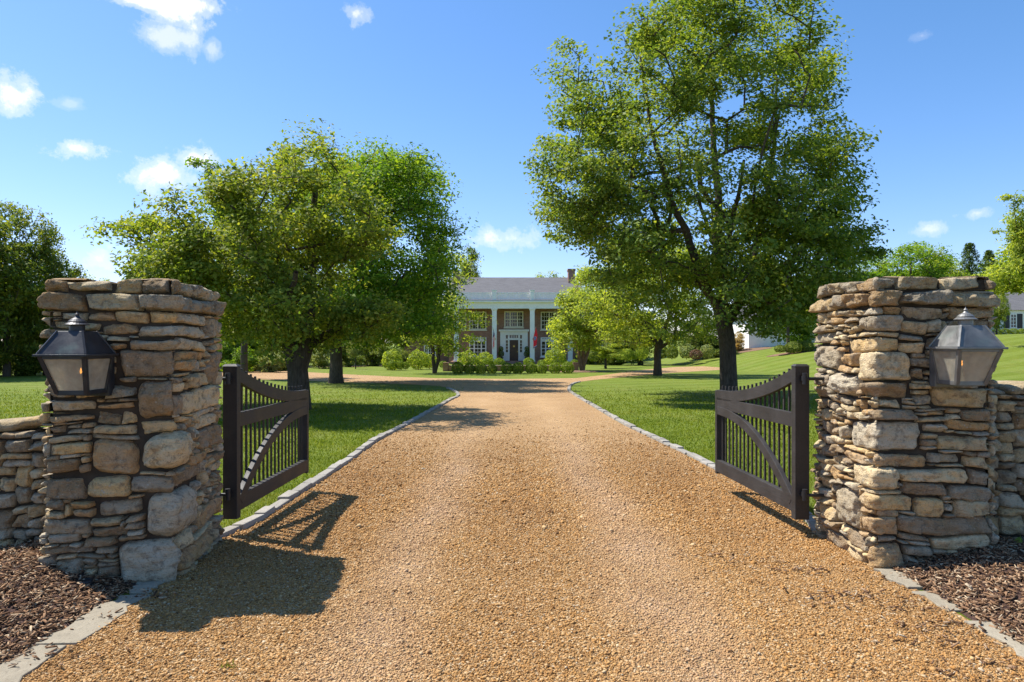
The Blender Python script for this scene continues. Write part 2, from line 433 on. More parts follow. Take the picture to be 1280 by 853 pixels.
def m_flag(kind):
    t = NT('flag_cloth_' + kind); c = t.coord('UV')
    s = t.new('ShaderNodeSeparateXYZ'); t.ln(c, s.inputs[0])
    if kind == 'stripes':
        st = t.math('FRACT', t.math('MULTIPLY', s.outputs[1], 6.5))
        col = t.ramp(st, [(0, (.75, .03, .05)), (.5, (.88, .86, .84))], 'CONSTANT')
        canton = t.math('MULTIPLY', t.math('LESS_THAN', s.outputs[0], .4), t.math('GREATER_THAN', s.outputs[1], .46))
        stars = t.ramp(t.voro(c, 13), [(.22, (.8, .8, .82)), (.26, (.03, .04, .17))])
        col = t.mix(canton, col, stars)
    else:
        # red field, white-edged blue disc with three stars, blue bar at the fly
        dx = t.math('MULTIPLY', t.math('SUBTRACT', s.outputs[0], .46), 1.6); dy = t.math('SUBTRACT', s.outputs[1], .5)
        d = t.math('SQRT', t.math('ADD', t.math('MULTIPLY', dx, dx), t.math('MULTIPLY', dy, dy)))
        disc = t.ramp(d, [(0, (.02, .05, .25)), (.17, (.8, .8, .8)), (.185, (.80, .02, .04))], 'CONSTANT')
        sv = None
        for ang in (100, 220, 340):
            ax = t.math('SUBTRACT', dx, .07*math.cos(math.radians(ang))); ay = t.math('SUBTRACT', dy, .07*math.sin(math.radians(ang)))
            q = t.math('LESS_THAN', t.math('ADD', t.math('MULTIPLY', ax, ax), t.math('MULTIPLY', ay, ay)), .0012)
            sv = q if sv is None else t.math('MAXIMUM', sv, q)
        col = t.mix(sv, disc, (.8, .8, .8))
        col = t.mix(t.math('GREATER_THAN', s.outputs[0], .93), col, (.8, .8, .8))
        col = t.mix(t.math('GREATER_THAN', s.outputs[0], .95), col, (.02, .05, .25))
    p = t.new('ShaderNodeBsdfPrincipled'); t.ln(col, p.inputs['Base Color']); p.inputs['Roughness'].default_value = .8
    t.ln(p.outputs[0], t.out.inputs[0]); return t.m
MAT['flag_stripes'] = m_flag('stripes'); MAT['flag_red'] = m_flag('red')

# ------------------------------------------------------------------ terrain
def build_ground():
    xs = np.concatenate([np.linspace(-700, -60, 20, endpoint=False), np.linspace(-60, 17, 60, endpoint=False), np.linspace(17, 80, 64, endpoint=False), np.linspace(80, 700, 20)])
    ys = np.concatenate([np.linspace(-120, -10, 8, endpoint=False), np.linspace(-10, 80, 91, endpoint=False), np.linspace(80, 900, 20)])
    X, Y = np.meshgrid(xs, ys); Z = gz(X, Y)
    v = np.stack([X, Y, Z], -1).reshape(-1, 3)
    nx = len(xs); ny = len(ys); i = np.arange(nx*ny).reshape(ny, nx)
    f = np.stack([i[:-1, :-1], i[:-1, 1:], i[1:, 1:], i[1:, :-1]], -1).reshape(-1, 4)
    o = link('ground', mesh_np('ground', v, f, [MAT['lawn']], smooth=True)); tag(o, kind='structure')
build_ground()

def catmull(P, n=6):
    P = [Vector(p) for p in P]; out = []
    for i in range(len(P)-1):
        a, b, c, d = P[max(i-1, 0)], P[i], P[i+1], P[min(i+2, len(P)-1)]
        for k in range(n):
            t = k/n
            out.append(0.5*((2*b) + (c-a)*t + (2*a-5*b+4*c-d)*t*t + (3*b-a-3*c+d)*t**3))
    out.append(P[-1]); return out

DRIVE_L, DRIVE_R = -2.2, 2.45
kl = [Vector((-2.28, 5.35, 0))] + [gp(*p) for p in ((321,656),(351,636),(398,605),(438,578),(472,553),(508,533),(544,512.5),(566,500),(575,495),(571,489.5),(560,485))]
kr = [Vector((2.44, 5.5, 0))] + [gp(*p) for p in ((990,640),(941,613),(900,592),(860,571),(813,548),(777,530.5),(745,511.5),(717,494.5),(709,487.5),(714,480.5),(725,477.5))]
KL = catmull(kl, 5); KR = catmull(kr, 5)
low_left = [gp(*p) for p in ((545,482.5),(508,480.5),(450,478.5),(385,476.5),(300,474),(200,472.5))]
up = [gp(*p) for p in ((200,462),(300,463.2),(349,463.6),(430,468),(490,471),(545,473),(640,474),(720,473),(760,468.5),(800,463),(845,459),(880,458.2),(903,459.8),(906,461.3),(900,462.6),(880,463.8),(830,467),(780,471.5),(745,475))]
drive_poly = [Vector((-11, -9.59, 0)), Vector((-6, -5.5, 0)), Vector((-3.2, -1.5, 0)), Vector((DRIVE_L-.05, .9, 0)), Vector((DRIVE_L-.05, 4.6, 0))] + KL + low_left + up + list(reversed(KR)) + [Vector((DRIVE_R+.05, 4.8, 0)), Vector((DRIVE_R+.05, .9, 0)), Vector((3.4, -1.5, 0)), Vector((6.2, -5.5, 0)), Vector((11, -9.59, 0))]  # unseen flare behind the camera, widened to bounce light onto the pillars
def sheet(name, poly, mat, dz, kind='structure'):
    pts = [Vector((p.x, p.y, 0)) for p in poly]
    tris = tessellate_polygon([pts])
    v = [(p.x, p.y, gzf(p.x, p.y) + dz) for p in pts]
    me = bpy.data.meshes.new(name); me.from_pydata(v, [], [tuple(t) for t in tris]); me.materials.append(mat); me.update()
    bm = bmesh.new(); bm.from_mesh(me); bmesh.ops.recalc_face_normals(bm, faces=bm.faces)
    if bm.faces and sum(f.normal.z for f in bm.faces) < 0: bmesh.ops.reverse_faces(bm, faces=bm.faces)
    bm.to_mesh(me); bm.free()
    o = link(name, me); tag(o, kind=kind); return o
sheet('gravel_driveway', drive_poly, MAT['gravel'], .006)
back_branch = [gp(*p) for p in ((352,462.6),(380,460.4),(404,459.2),(470,458.2),(520,457.6),(520,456.4),(470,456.8),(404,457.4),(370,459),(349,461.5))]
sheet('gravel_drive_branch', back_branch, MAT['gravel'], .006)
unseen_road = [Vector((-300, -16, 0)), Vector((300, -16, 0)), Vector((300, -9.6, 0)), Vector((-300, -9.6, 0))]
sheet('unseen_road', unseen_road, m_plain('pale_bounce_concrete', (.30, .285, .255), .9, 0, .2, 8), .01)  # unseen road, made pale to bounce warm light onto the pillar fronts

# kerb stones along both edges of the drive
def kerb(path, side, seed):
    rng = random.Random(seed); m = MB()
    L = [0]
    for a, b in zip(path, path[1:]): L.append(L[-1] + (b.xy - a.xy).length)
    def pos(s):
        for i in range(len(L)-1):
            if s <= L[i+1] or i == len(L)-2:
                t = (s - L[i]) / max(1e-6, L[i+1]-L[i]); return path[i].lerp(path[i+1], min(1, max(0, t)))
    s = 0
    while s < L[-1] - .1:
        l = rng.uniform(.22, .42); e = min(s + l - .012, L[-1])
        a, b = pos(s), pos(e); d = (b - a); d.z = 0; d.normalize(); nrm = Vector((-d.y, d.x, 0)) * side
        w = .125 + rng.uniform(-.012, .015); h = .046 + rng.uniform(-.012, .012); o = rng.uniform(-.012, .012)
        lo = []; hi = []
        for p, q in ((a, 0), (b, 0), (b, w), (a, w)):
            c = p + nrm * (q + o); z = gzf(c.x, c.y)
            lo.append((c.x, c.y, z - .06))
            j = .012 if q else .008
            ci = c - nrm * (j if q else -j)
            hi.append((ci.x + rng.uniform(-.006, .006), ci.y, z + h + rng.uniform(-.006, .006)))
        m.prism(lo, hi); s += l
    o = m.build('kerb', MAT['kerb'], bevel=.012); tag(o, kind='structure')
kerb(KL[:-1], 1, 3); kerb(KR[:-1], -1, 4)

# flat flagstone edging between the beds and the drive
def edging(rows, seed):
    rng = random.Random(seed); m = MB()
    for (y0, y1, xi, xo) in rows:
        n = 9; ring = []
        for k in range(n):
            t = k/(n-1); ring.append((xi + rng.uniform(-.03, .03), y0 + (y1-y0)*t))
        for k in range(n):
            t = 1 - k/(n-1); ring.append((xo + rng.uniform(-.05, .04), y0 + (y1-y0)*t))
        z = .017 + rng.uniform(-.006, .006)
        m.prism([(x, y, -.05) for x, y in ring], [(x, y, z + rng.uniform(-.003, .003) + gzf(x, y)) for x, y in ring])
    o = m.build('flagstone_edging', MAT['flag'], bevel=.006); tag(o, kind='structure')
edging([(3.42, 4.1, -2.19, -2.36), (2.75, 3.40, -2.19, -2.385), (2.0, 2.73, -2.18, -2.38), (1.0, 1.97, -2.2, -2.4), (4.13, 4.42, -2.21, -2.33)], 5)
edging([(4.22, 4.58, 2.43, 2.56), (3.86, 4.17, 2.45, 2.62), (3.05, 3.70, 2.45, 2.66), (2.1, 3.0, 2.45, 2.65), (1.1, 2.06, 2.44, 2.64)], 6)

# mulch beds in front of the walls
def bedz(x, y, sgn):
    e = np.abs(x) - (2.36 if sgn < 0 else 2.52)
    h = .015 - .035 * (1 - sstep(-.03, .05, e)) + .125 * sstep(0, .75, e) * sstep(1.2, 4.0, y) - .05 * sstep(4.3, 4.75, y) * sstep(.9, 1.2, e)
    return h + gz(x, y)
def mulch(sgn):
    xs = np.concatenate([np.linspace(2.21, 2.6, 24), np.linspace(2.62, 9.0, 126)]) if sgn < 0 else np.concatenate([np.linspace(2.44, 2.8, 24), np.linspace(2.82, 9.0, 126)])
    xs = xs * sgn if sgn > 0 else -xs[::-1]
    ys = np.linspace(1.0, 5.15, 150)
    X, Y = np.meshgrid(xs, ys)
    Z = bedz(X, Y, sgn)
    N = np.array([[mnoise.noise((x*7, y*7, 0))*.012 + mnoise.noise((x*21, y*21, 3))*.007 for x in xs] for y in ys])
    Z = Z + N
    v = np.stack([X, Y, Z], -1).reshape(-1, 3); i = np.arange(150*150).reshape(150, 150)
    f = np.stack([i[:-1, :-1], i[:-1, 1:], i[1:, 1:], i[1:, :-1]], -1).reshape(-1, 4)
    o = link('mulch_bed', mesh_np('mulch_bed', v, f, [MAT['mulch']], smooth=True)); tag(o, kind='structure')
mulch(-1); mulch(1)

# ------------------------------------------------------------------ scatter
def rot_rand(n, tilt=math.pi):
    a = RNG.uniform(0, 2*np.pi, n); b = RNG.normal(0, tilt, n); c = RNG.normal(0, tilt, n)
    ca, sa, cb, sb, cc, sc = np.cos(a), np.sin(a), np.cos(b), np.sin(b), np.cos(c), np.sin(c)
    R = np.zeros((n, 3, 3))
    R[:, 0, 0] = ca*cb; R[:, 0, 1] = ca*sb*sc - sa*cc; R[:, 0, 2] = ca*sb*cc + sa*sc
    R[:, 1, 0] = sa*cb; R[:, 1, 1] = sa*sb*sc + ca*cc; R[:, 1, 2] = sa*sb*cc - ca*sc
    R[:, 2, 0] = -sb; R[:, 2, 1] = cb*sc; R[:, 2, 2] = cb*cc
    return R
def scatter(tv, tf, pos, R, S, jitter=0.0):
    n = len(pos); tv = np.asarray(tv, float); tf = np.asarray(tf)
    V = np.repeat(tv[None], n, 0)
    if jitter: V = V * (1 + RNG.uniform(-jitter, jitter, V.shape))
    V = V * S[:, None, :]
    V = np.einsum('nij,nkj->nki', R, V) + pos[:, None, :]
    Fc = tf[None] + (np.arange(n) * len(tv))[:, None, None]
    return V.reshape(-1, 3), Fc.reshape(-1, tf.shape[1])

OCT = [(1,0,0),(-1,0,0),(0,1,0),(0,-1,0),(0,0,1),(0,0,-1)]
OCTF = [(0,2,4),(2,1,4),(1,3,4),(3,0,4),(2,0,5),(1,2,5),(3,1,5),(0,3,5)]
def pebbles():
    n = 330000
    y = 2.6 * (15.0/2.6) ** RNG.random(n)
    y = y[RNG.random(n) < 1 - .97*sstep(4.5, 14.0, y)]; n = len(y)
    lo = np.where(y < 5.3, DRIVE_L, np.interp(y, [p.y for p in KL[:40]], [p.x for p in KL[:40]]))
    hi = np.where(y < 5.4, DRIVE_R, np.interp(y, [p.y for p in KR[:40]], [p.x for p in KR[:40]]))
    x = lo + (hi - lo) * RNG.random(n)
    # keep the feet of the left pillar clear
    ok = np.abs(x) < .85*y
    x, y = x[ok], y[ok]; n = len(x)
    s = np.exp(RNG.normal(0, .38, n)) * .0047 * np.clip(y/4.6, .95, 1.5)
    S = np.stack([s*RNG.uniform(.85, 1.5, n), s*RNG.uniform(.7, 1.1, n), s*RNG.uniform(.5, .8, n)], -1)
    pos = np.stack([x, y, gz(x, y) + .006 + S[:, 2]*RNG.uniform(.15, .7, n)], -1)
    v, f = scatter(OCT, OCTF, pos, rot_rand(n, .45), S, .28)
    o = link('gravel', mesh_np('gravel', v, f, [MAT['pebble']])); tag(o, kind='stuff')
pebbles()
BOX = [(-1,-1,-1),(1,-1,-1),(1,1,-1),(-1,1,-1),(-1,-1,1),(1,-1,1),(1,1,1),(-1,1,1)]
BOXF = [(3,2,1,0),(4,5,6,7),(0,1,5,4),(1,2,6,5),(2,3,7,6),(3,0,4,7)]
def chips():
    P = []; 
    for sgn, n, e in ((-1, 26000, 2.34), (1, 26000, 2.54)):
        y = RNG.uniform(2.0, 4.95, n); x = e + RNG.uniform(0, 1, n)**1.1 * 2.3
        x = x * sgn
        P.append(np.stack([x, y, bedz(x, y, sgn) + RNG.uniform(.0, .022, n)], -1))
    # bark washed out on to the gravel and the flags
    for cx, cy, k in ((2.05,4.1,55),(1.95,4.55,40),(1.6,4.75,25),(2.25,3.6,50),(2.1,3.45,30),(1.4,4.9,20),(2.3,3.9,40),(-2.25,3.3,26),(-2.28,2.9,20),(2.4,3.2,40),(2.1,3.1,25),(-2.2,4.1,60),(-2.35,3.2,30),(-2.37,2.7,26),(-2.33,3.75,30),(2.62,3.4,26),(2.6,4.0,24),(2.6,3.0,22),(2.52,4.4,24),(1.75,3.95,18)):
        x = RNG.normal(cx, .16, k); y = RNG.normal(cy, .05, k); P.append(np.stack([x, y, gz(x, y) + RNG.uniform(.012, .035, k)], -1))
    pos = np.concatenate(P); n = len(pos)
    s = np.clip(np.exp(RNG.normal(0, .4, n)), .4, 1.7)
    S = np.stack([.0105*s*RNG.uniform(.6, 1.6, n), .0030*s, .0018*s], -1)
    v, f = scatter(BOX, BOXF, pos, rot_rand(n, .32), S, .3)
    o = link('bark_chips', mesh_np('bark_chips', v, f, [MAT['chip']])); tag(o, kind='stuff')
chips()
def grass():
    n = 330000
    y = 5.2 * (30/5.2) ** RNG.random(n)
    y = y[RNG.random(n) < 1 - sstep(9, 30, y)]; n = len(y)
    x = RNG.uniform(-.82, .82, n) * y
    klx = np.interp(y, [p.y for p in KL[:46]], [p.x for p in KL[:46]]); krx = np.interp(y, [p.y for p in KR[:46]], [p.x for p in KR[:46]])
    ok = ((x < klx - .13) & ((y > 5.5) | (x < -9))) | ((x > krx + .13) & (y > 5.7))
    x, y = x[ok], y[ok]; n = len(x)
    h = .031 * np.exp(RNG.normal(0, .3, n)) * np.clip(.75 + y/40, .8, 1.3)
    edge = np.minimum(np.abs(x - klx[ok]), np.abs(x - krx[ok])) < .22
    h = np.where(edge, h*1.35, h)
    w = .0042 * np.clip(y/6, .9, 4.2)
    a = RNG.uniform(0, 2*np.pi, n); lx = RNG.normal(0, .45, n)*h; ly = RNG.normal(0, .45, n)*h
    z = gz(x, y) - .004
    V = np.zeros((n, 3, 3))
    V[:, 0] = np.stack([x + np.cos(a)*w, y + np.sin(a)*w, z], -1)
    V[:, 1] = np.stack([x - np.cos(a)*w, y - np.sin(a)*w, z], -1)
    V[:, 2] = np.stack([x + lx, y + ly, z + h], -1)
    o = link('grass', mesh_np('grass', V.reshape(-1, 3), np.arange(3*n).reshape(n, 3), [MAT['blade']])); tag(o, kind='stuff')
grass()

# ------------------------------------------------------------------ dry stone work
def box_template(nx, ny, nz):
    idx = {}; V = []; Fq = []
    def vid(i, j, k):
        key = (i, j, k)
        if key not in idx: idx[key] = len(V); V.append((2*i/nx-1, 2*j/ny-1, 2*k/nz-1))
        return idx[key]
    for i in range(nx):
        for j in range(ny):
            Fq.append((vid(i,j,nz), vid(i+1,j,nz), vid(i+1,j+1,nz), vid(i,j+1,nz)))
    for i in range(nx):
        for k in range(nz):
            Fq.append((vid(i,0,k), vid(i+1,0,k), vid(i+1,0,k+1), vid(i,0,k+1)))
            Fq.append((vid(i,ny,k), vid(i,ny,k+1), vid(i+1,ny,k+1), vid(i+1,ny,k)))
    for j in range(ny):
        for k in range(nz):
            Fq.append((vid(0,j,k), vid(0,j,k+1), vid(0,j+1,k+1), vid(0,j+1,k)))
            Fq.append((vid(nx,j,k), vid(nx,j+1,k), vid(nx,j+1,k+1), vid(nx,j,k+1)))
    return np.array(V), np.array(Fq)
TPL = {}
def tpl(nx, ny, nz):
    if (nx, ny, nz) not in TPL: TPL[(nx, ny, nz)] = box_template(nx, ny, nz)
    return TPL[(nx, ny, nz)]

class Perimeter:
    """a rectangle in plan, unrolled: u runs back-left > front-left > front-right > back-right"""
    def __init__(s, x0, x1, y0, y1, r=.035):
        s.P = [(x0, y1), (x0, y0), (x1, y0), (x1, y1)]
        s.N = [(-1, 0), (0, -1), (1, 0), (0, 1)]; s.r = r
        s.L = [y1-y0, x1-x0, y1-y0, x1-x0]; s.C = [0]
        for l in s.L: s.C.append(s.C[-1] + l)
        s.U = s.C[-1]
    def __call__(s, u, off):
        u = u % s.U
        k = 0
        while k < 3 and u >= s.C[k+1]: k += 1
        t = u - s.C[k]; r = s.r
        a, n = s.P[k], s.N[k]; b = s.P[(k+1) % 4]; d = ((b[0]-a[0])/s.L[k], (b[1]-a[1])/s.L[k])
        if t < r or s.L[k]-t < r:
            if t < r: cn = s.P[k]; n0, n1 = s.N[k-1], n; w = (t + r)/(2*r)
            else: cn = b; n0, n1 = n, s.N[(k+1) % 4]; w = (t - (s.L[k]-r))/(2*r)
            cx = cn[0] - (n0[0]+n1[0])*r; cy = cn[1] - (n0[1]+n1[1])*r
            an = w*math.pi/2; nn = (n0[0]*math.cos(an)+n1[0]*math.sin(an), n0[1]*math.cos(an)+n1[1]*math.sin(an))
            q = max(.002, r + off)
            return cx + nn[0]*q, cy + nn[1]*q
        return a[0] + d[0]*t + n[0]*off, a[1] + d[1]*t + n[1]*off

def pack(U, V, fixed, rng, hs=(.03,.035,.04,.045,.055,.065,.08,.10), ratio=(1.8, 4.6), breaks=()):
    """irregular courses: fill the unrolled face with stones of many sizes round the fixed ones"""
    g = .01; nu = int(U/g); nv = int(V/g); occ = np.zeros((nv, nu), bool); out = []
    for (u0, v0, u1, v1, kind) in fixed:
        a, b, c, d = int(round(u0/g)), int(round(v0/g)), int(round(u1/g)), int(round(v1/g))
        a, b, c, d = max(0, a), max(0, b), min(nu, c), min(nv, d)
        if c-a < 3 or d-b < 2: continue
        if occ[b:d, a:c].mean() > .45:
            continue
        while occ[b:d, a:c].any() and d-b > 2 and c-a > 3:
            rows = occ[b:d, a:c].mean(1); cols = occ[b:d, a:c].mean(0)
            e = {'b': rows[0], 'd': rows[-1], 'a': cols[0], 'c': cols[-1]}; k = max(e, key=e.get)
            if e[k] == 0: k = 'b'
            if k == 'b': b += 1
            elif k == 'd': d -= 1
            elif k == 'a': a += 1
            else: c -= 1
        occ[b:d, a:c] = True; out.append((a*g, b*g, c*g, d*g, kind))
    bs = sorted(set([0, nu] + [int(x/g) for x in breaks]))
    for v in range(nv):
        u = 0
        while u < nu:
            if occ[v, u]: u += 1; continue
            e = u
            while e < nu and not occ[v, e]: e += 1
            run = e - u
            h = int(rng.choice(hs)/g + rng.random()); h = max(3, min(h, nv - v))
            if nv - v - h < 3: h = nv - v
            w = int(h * rng.uniform(*ratio)); w = max(5, min(w, 40))
            if run - w < 6: w = run if run < 44 else run//2
            w = max(1, min(w, run))
            for q in range(1, h):
                if v+q < nv and occ[v+q, u:u+w].any(): h = q; break
            # do not leave slivers under a stone above
            occ[v:v+h, u:u+w] = True
            if h >= 2 and w >= 3: out.append((u*g, v*g, (u+w)*g, (v+h)*g, 'fill'))
            u += w
    return out

def stones(rects, per, rng, zbase, batter=0.0, V=1.8, depth=.16, overhang=0.0, warp=.022, rough=1.0, seed=0):
    VV = []; FF = []; base = 0
    for (u0, v0, u1, v1, kind) in rects:
        w, h = u1-u0, v1-v0
        nx = max(4, min(26, int(w/.015))); ny = max(3, min(20, int(h/.015))); nz = 3
        tv, tf = tpl(nx, ny, nz)
        gap = .001 + rng.random()*.004
        hw, hh, hd = w/2 - gap, h/2 - gap*.8, depth/2
        big = kind == 'boulder'
        rr = min(hw, hh) * (rng.uniform(.5, .75) if big else rng.uniform(.14, .42)); rd = min(.04, max(.009, min(hw, hh)*(.6 if big else rng.uniform(.18,.5))))
        P = tv * np.array([hw, hh, hd])
        # rounded box
        inner = np.array([max(hw-rr, 1e-4), max(hh-rr, 1e-4), max(hd-rd, 1e-4)])
        Q = np.clip(P, -inner, inner); D = (P - Q) / np.array([rr, rr, rd]); ln = np.linalg.norm(D, axis=1, keepdims=True)
        k = np.where(ln > 1e-6, np.maximum(np.abs(D).max(1, keepdims=True), 0) / np.maximum(ln, 1e-6), 1)
        P = Q + D * k * np.array([rr, rr, rd])
        # corner jitter: no two stones are true rectangles
        a = P[:, 0]/max(hw, 1e-4); b = P[:, 1]/max(hh, 1e-4)
        cj = [(rng.uniform(-.12, .07)*w*.5, rng.uniform(-.20, .14)*min(h, .10)) for _ in range(4)]
        wt = [(1-a)*(1-b)/4, (1+a)*(1-b)/4, (1+a)*(1+b)/4, (1-a)*(1+b)/4]; sg = [(-1,-1),(1,-1),(1,1),(-1,1)]
        du = sum(wt[i]*cj[i][0]*sg[i][0] for i in range(4)); dv = sum(wt[i]*cj[i][1]*sg[i][1] for i in range(4))
        # split faces: planes that cut the corners and the face flat
        for _ in range(rng.randint(4, 7) if not big else 5):
            th = rng.uniform(0, 6.283); q_ = rng.uniform(.25, 1.3)
            nrm = np.array([math.cos(th)*q_, math.sin(th)*q_, 1.0]); nrm /= np.linalg.norm(nrm)
            sup = (np.abs(nrm) * np.array([hw, hh, hd])).sum(); cut_ = sup - rng.uniform(.008, .035 if not big else .05)*min(1, min(w, h)/.08)
            ov_ = np.clip(P @ nrm - cut_, 0, None); P = P - ov_[:, None]*nrm
        tilt_u, tilt_v = rng.uniform(-.018, .018), rng.uniform(-.016, .016)
        prot = rng.uniform(-.018, .016) + (.018 if big else 0)
        bul = (.022 if big else .003) * rng.uniform(.4, 1.3)
        uc, vc = (u0+u1)/2, (v0+v1)/2; so = rng.uniform(0, 100)
        out = np.zeros((len(P), 3))
        for i in range(len(P)):
            pu, pv, pd = P[i]; fo = (pd/hd + 1)/2
            n1 = mnoise.noise((pu*13+so, pv*17, pd*13)); n2 = mnoise.noise((pu*34+so, pv*40, pd*34)); n3 = mnoise.noise((pu*80+so, pv*80, pd*80))
            amp = rough * min(1.0, min(w, h)/.07)
            e = mnoise.noise((pu*9+so, pv*9+50, 7.0)); e2 = mnoise.noise((pu*38+so, pv*24+80, 3.0))
            uu = uc + pu + du[i] + amp*(.006*n1 + .003*n2)
            vv = vc + pv + dv[i] + amp*(.008*e + .005*e2)*(abs(b[i])**2)
            facet = max(-.45, min(.45, n1*2.2)) - .1
            off = pd - hd + prot*fo + fo*(bul*(1 - a[i]**2)*(1 - b[i]**2) + tilt_u*a[i] + tilt_v*b[i] + amp*(.017*facet + .010*n2 + .007*n3))
            uw = uu + warp*mnoise.noise((uu*2.1, vv*2.1, seed)) ; vw = vv + warp*1.15*mnoise.noise((uu*2.6, vv*2.6, seed+9.0))*min(1, max(0, (V-vv)/.25))
            off += overhang + batter*(1 - min(1, max(0, vv/V)))**2
            x, y = per(uw, off)
            out[i] = (x, y, zbase + vw)
        VV.append(out); FF.append(tf + base); base += len(out)
    return np.concatenate(VV), np.concatenate(FF)

def pillar(corner, rot, W, Dp, side, body_v, zb, cap, fixed_px, origin_label, seed):
    """corner: the arris next to the drive and the camera. side=-1: the pillar lies to the left of it"""
    rng = random.Random(seed)
    root = empty('stone_pillar', (corner[0], corner[1], 0), origin_label, 'gate pillar', 'stone pillars at the drive entrance', rot)
    x0, x1 = (-W, 0) if side < 0 else (0, W)
    per = Perimeter(x0, x1, 0, Dp)
    c, s = math.cos(rot), math.sin(rot)
    ucorner = per.C[2] if side < 0 else per.C[1]
    cpx = HX + F*corner[0]/corner[1]
    def pixel_u(px):
        k = (px - HX)/F
        front = (px < cpx) if side < 0 else (px > cpx)
        dx, dy = (-c, -s) if (front and side < 0) else ((c, s) if front else (-s, c))
        # corner + t*d on the ray x = k*y
        t = (k*corner[1] - corner[0]) / (dx - k*dy)
        Y = corner[1] + t*dy
        if side < 0: return (ucorner - t if front else ucorner + t), Y
        return (ucorner + t if front else ucorner - t), Y
    fixed = []
    for (ax, ay, bx, by, kind) in fixed_px:
        u0, Y0 = pixel_u(ax); u1, Y1 = pixel_u(bx)
        cx = (ax+bx)/2; _, Ym = pixel_u(cx)
        v1 = CAMZ - (ay-HY)/F*Ym - zb; v0 = CAMZ - (by-HY)/F*Ym - zb
        fixed.append((min(u0,u1), v0, max(u0,u1), v1, kind))
    rects = pack(per.U, body_v - zb, fixed, rng)
    v, f = stones(rects, per, rng, zb, .03, body_v - zb, seed=seed)
    link('stonework', mesh_np('stonework', v, f, [MAT['stone']]), root)
    # two coping courses
    z = body_v
    for ci, (h, oh, lo, hi) in enumerate(cap):
        rr = []; u = -.05
        while u < per.U - .05:
            l = rng.uniform(lo, hi)
            if per.U - .05 - (u+l) < lo*.6: l = per.U - .05 - u
            rr.append((u, 0, u+l, h, 'cap')); u += l
        hv = []
        v, f = stones(rr, per, rng, z, 0, h, depth=.24, overhang=oh, warp=.012, rough=1.25, seed=seed+20+ci)
        link('coping', mesh_np('coping', v, f, [MAT['cap']]), root)
        z += h
    m = MB(); m.box(x0+.045, x1-.045, .045, Dp-.045, -.25, z-.03)
    m.build('core', MAT['core'], root)
    return root

def fx(origin, sc, lst):
    return [(origin[0]+a/sc, origin[1]+b/sc, origin[0]+c/sc, origin[1]+d/sc, k[0] if k else 'stone') for (a, b, c, d, *k) in lst]
B_ = 'boulder'
left_fixed = fx((0,330), 4.063, [(685,590,895,800,B_),(600,448,910,575),(435,240,580,292),(580,240,752,298),(745,242,915,302),(915,250,1060,312),(250,292,500,340),
    (510,295,697,358),(695,302,1048,378),(1050,280,1120,388),(655,385,910,442),(915,380,995,440),(995,385,1055,445),(545,365,650,395),(560,397,640,442),
    (915,445,1040,488),(910,490,1005,550),(1065,445,1120,610),(980,552,1065,618),(590,577,690,617),(525,625,690,690),(945,622,1115,740),(895,650,945,760),
    (240,678,485,755),(240,758,470,805),(485,745,608,825),(608,748,688,815),(505,700,680,742)]) + fx((0,530), 3.877, [
    (565,560,865,800,B_),(705,335,950,560,B_),(440,75,660,252,B_),(680,55,910,235,B_),(560,-12,875,54),(215,5,310,48),(312,25,460,58),(225,58,415,94),(232,96,450,155),
    (222,180,400,248),(215,255,410,355),(415,254,635,358,B_),(635,240,855,350),(860,210,985,285),(955,20,1065,120),(460,360,695,440),(215,450,430,525),
    (410,444,590,488),(390,492,615,540),(385,545,560,588),(210,585,455,635),(460,585,562,630),(215,530,382,582),(870,560,1020,655),(345,402,455,440),(955,375,1070,485),(365,636,510,662)])
right_fixed = fx((1000,330), 4.061, [(285,265,525,352),(528,290,655,360),(655,290,735,355),(220,385,510,450),(515,398,640,450),(290,454,580,600),(70,410,190,535),(190,450,288,515),
    (160,535,305,670,B_),(320,604,575,680),(405,682,535,742),(565,530,645,588),(665,622,985,733),(70,625,158,690),(345,748,590,806),(550,662,665,712),
    (590,780,740,808),(740,798,975,852),(820,737,975,795)]) + fx((1000,520), 3.879, [
    (230,-8,595,172),(597,40,705,88),(710,46,930,94),(665,97,930,165),(345,178,625,248),(630,178,800,234),(470,252,830,328),(255,252,468,365),(495,332,718,388),(725,340,930,406),
    (300,374,555,470),(565,395,700,488),(745,410,930,488),(178,345,290,540,B_),(480,490,915,573),(300,500,478,588),(485,577,630,604),(632,577,915,640),(370,592,482,622),
    (510,622,665,668),(345,626,508,752),(510,672,570,752),(575,672,700,708),(235,548,330,630),(125,570,235,650),(835,258,930,330),(803,197,930,256)])
pillar((-2.165, 4.39), math.radians(6.3), .805, .95, -1, 1.745, -.13, [(.105, .04, .2, .38), (.098, .0, .16, .32)], left_fixed,
       'left stone gate pillar built round large rounded boulders, in shade with a lantern', 11)
pillar((2.46, 4.62), math.radians(1.0), .83, .9, 1, 1.785, -.12, [(.11, .04, .18, .38), (.10, .0, .18, .34)], right_fixed,
       'right stone gate pillar of flat rubble with one sunlit side facing the drive', 12)

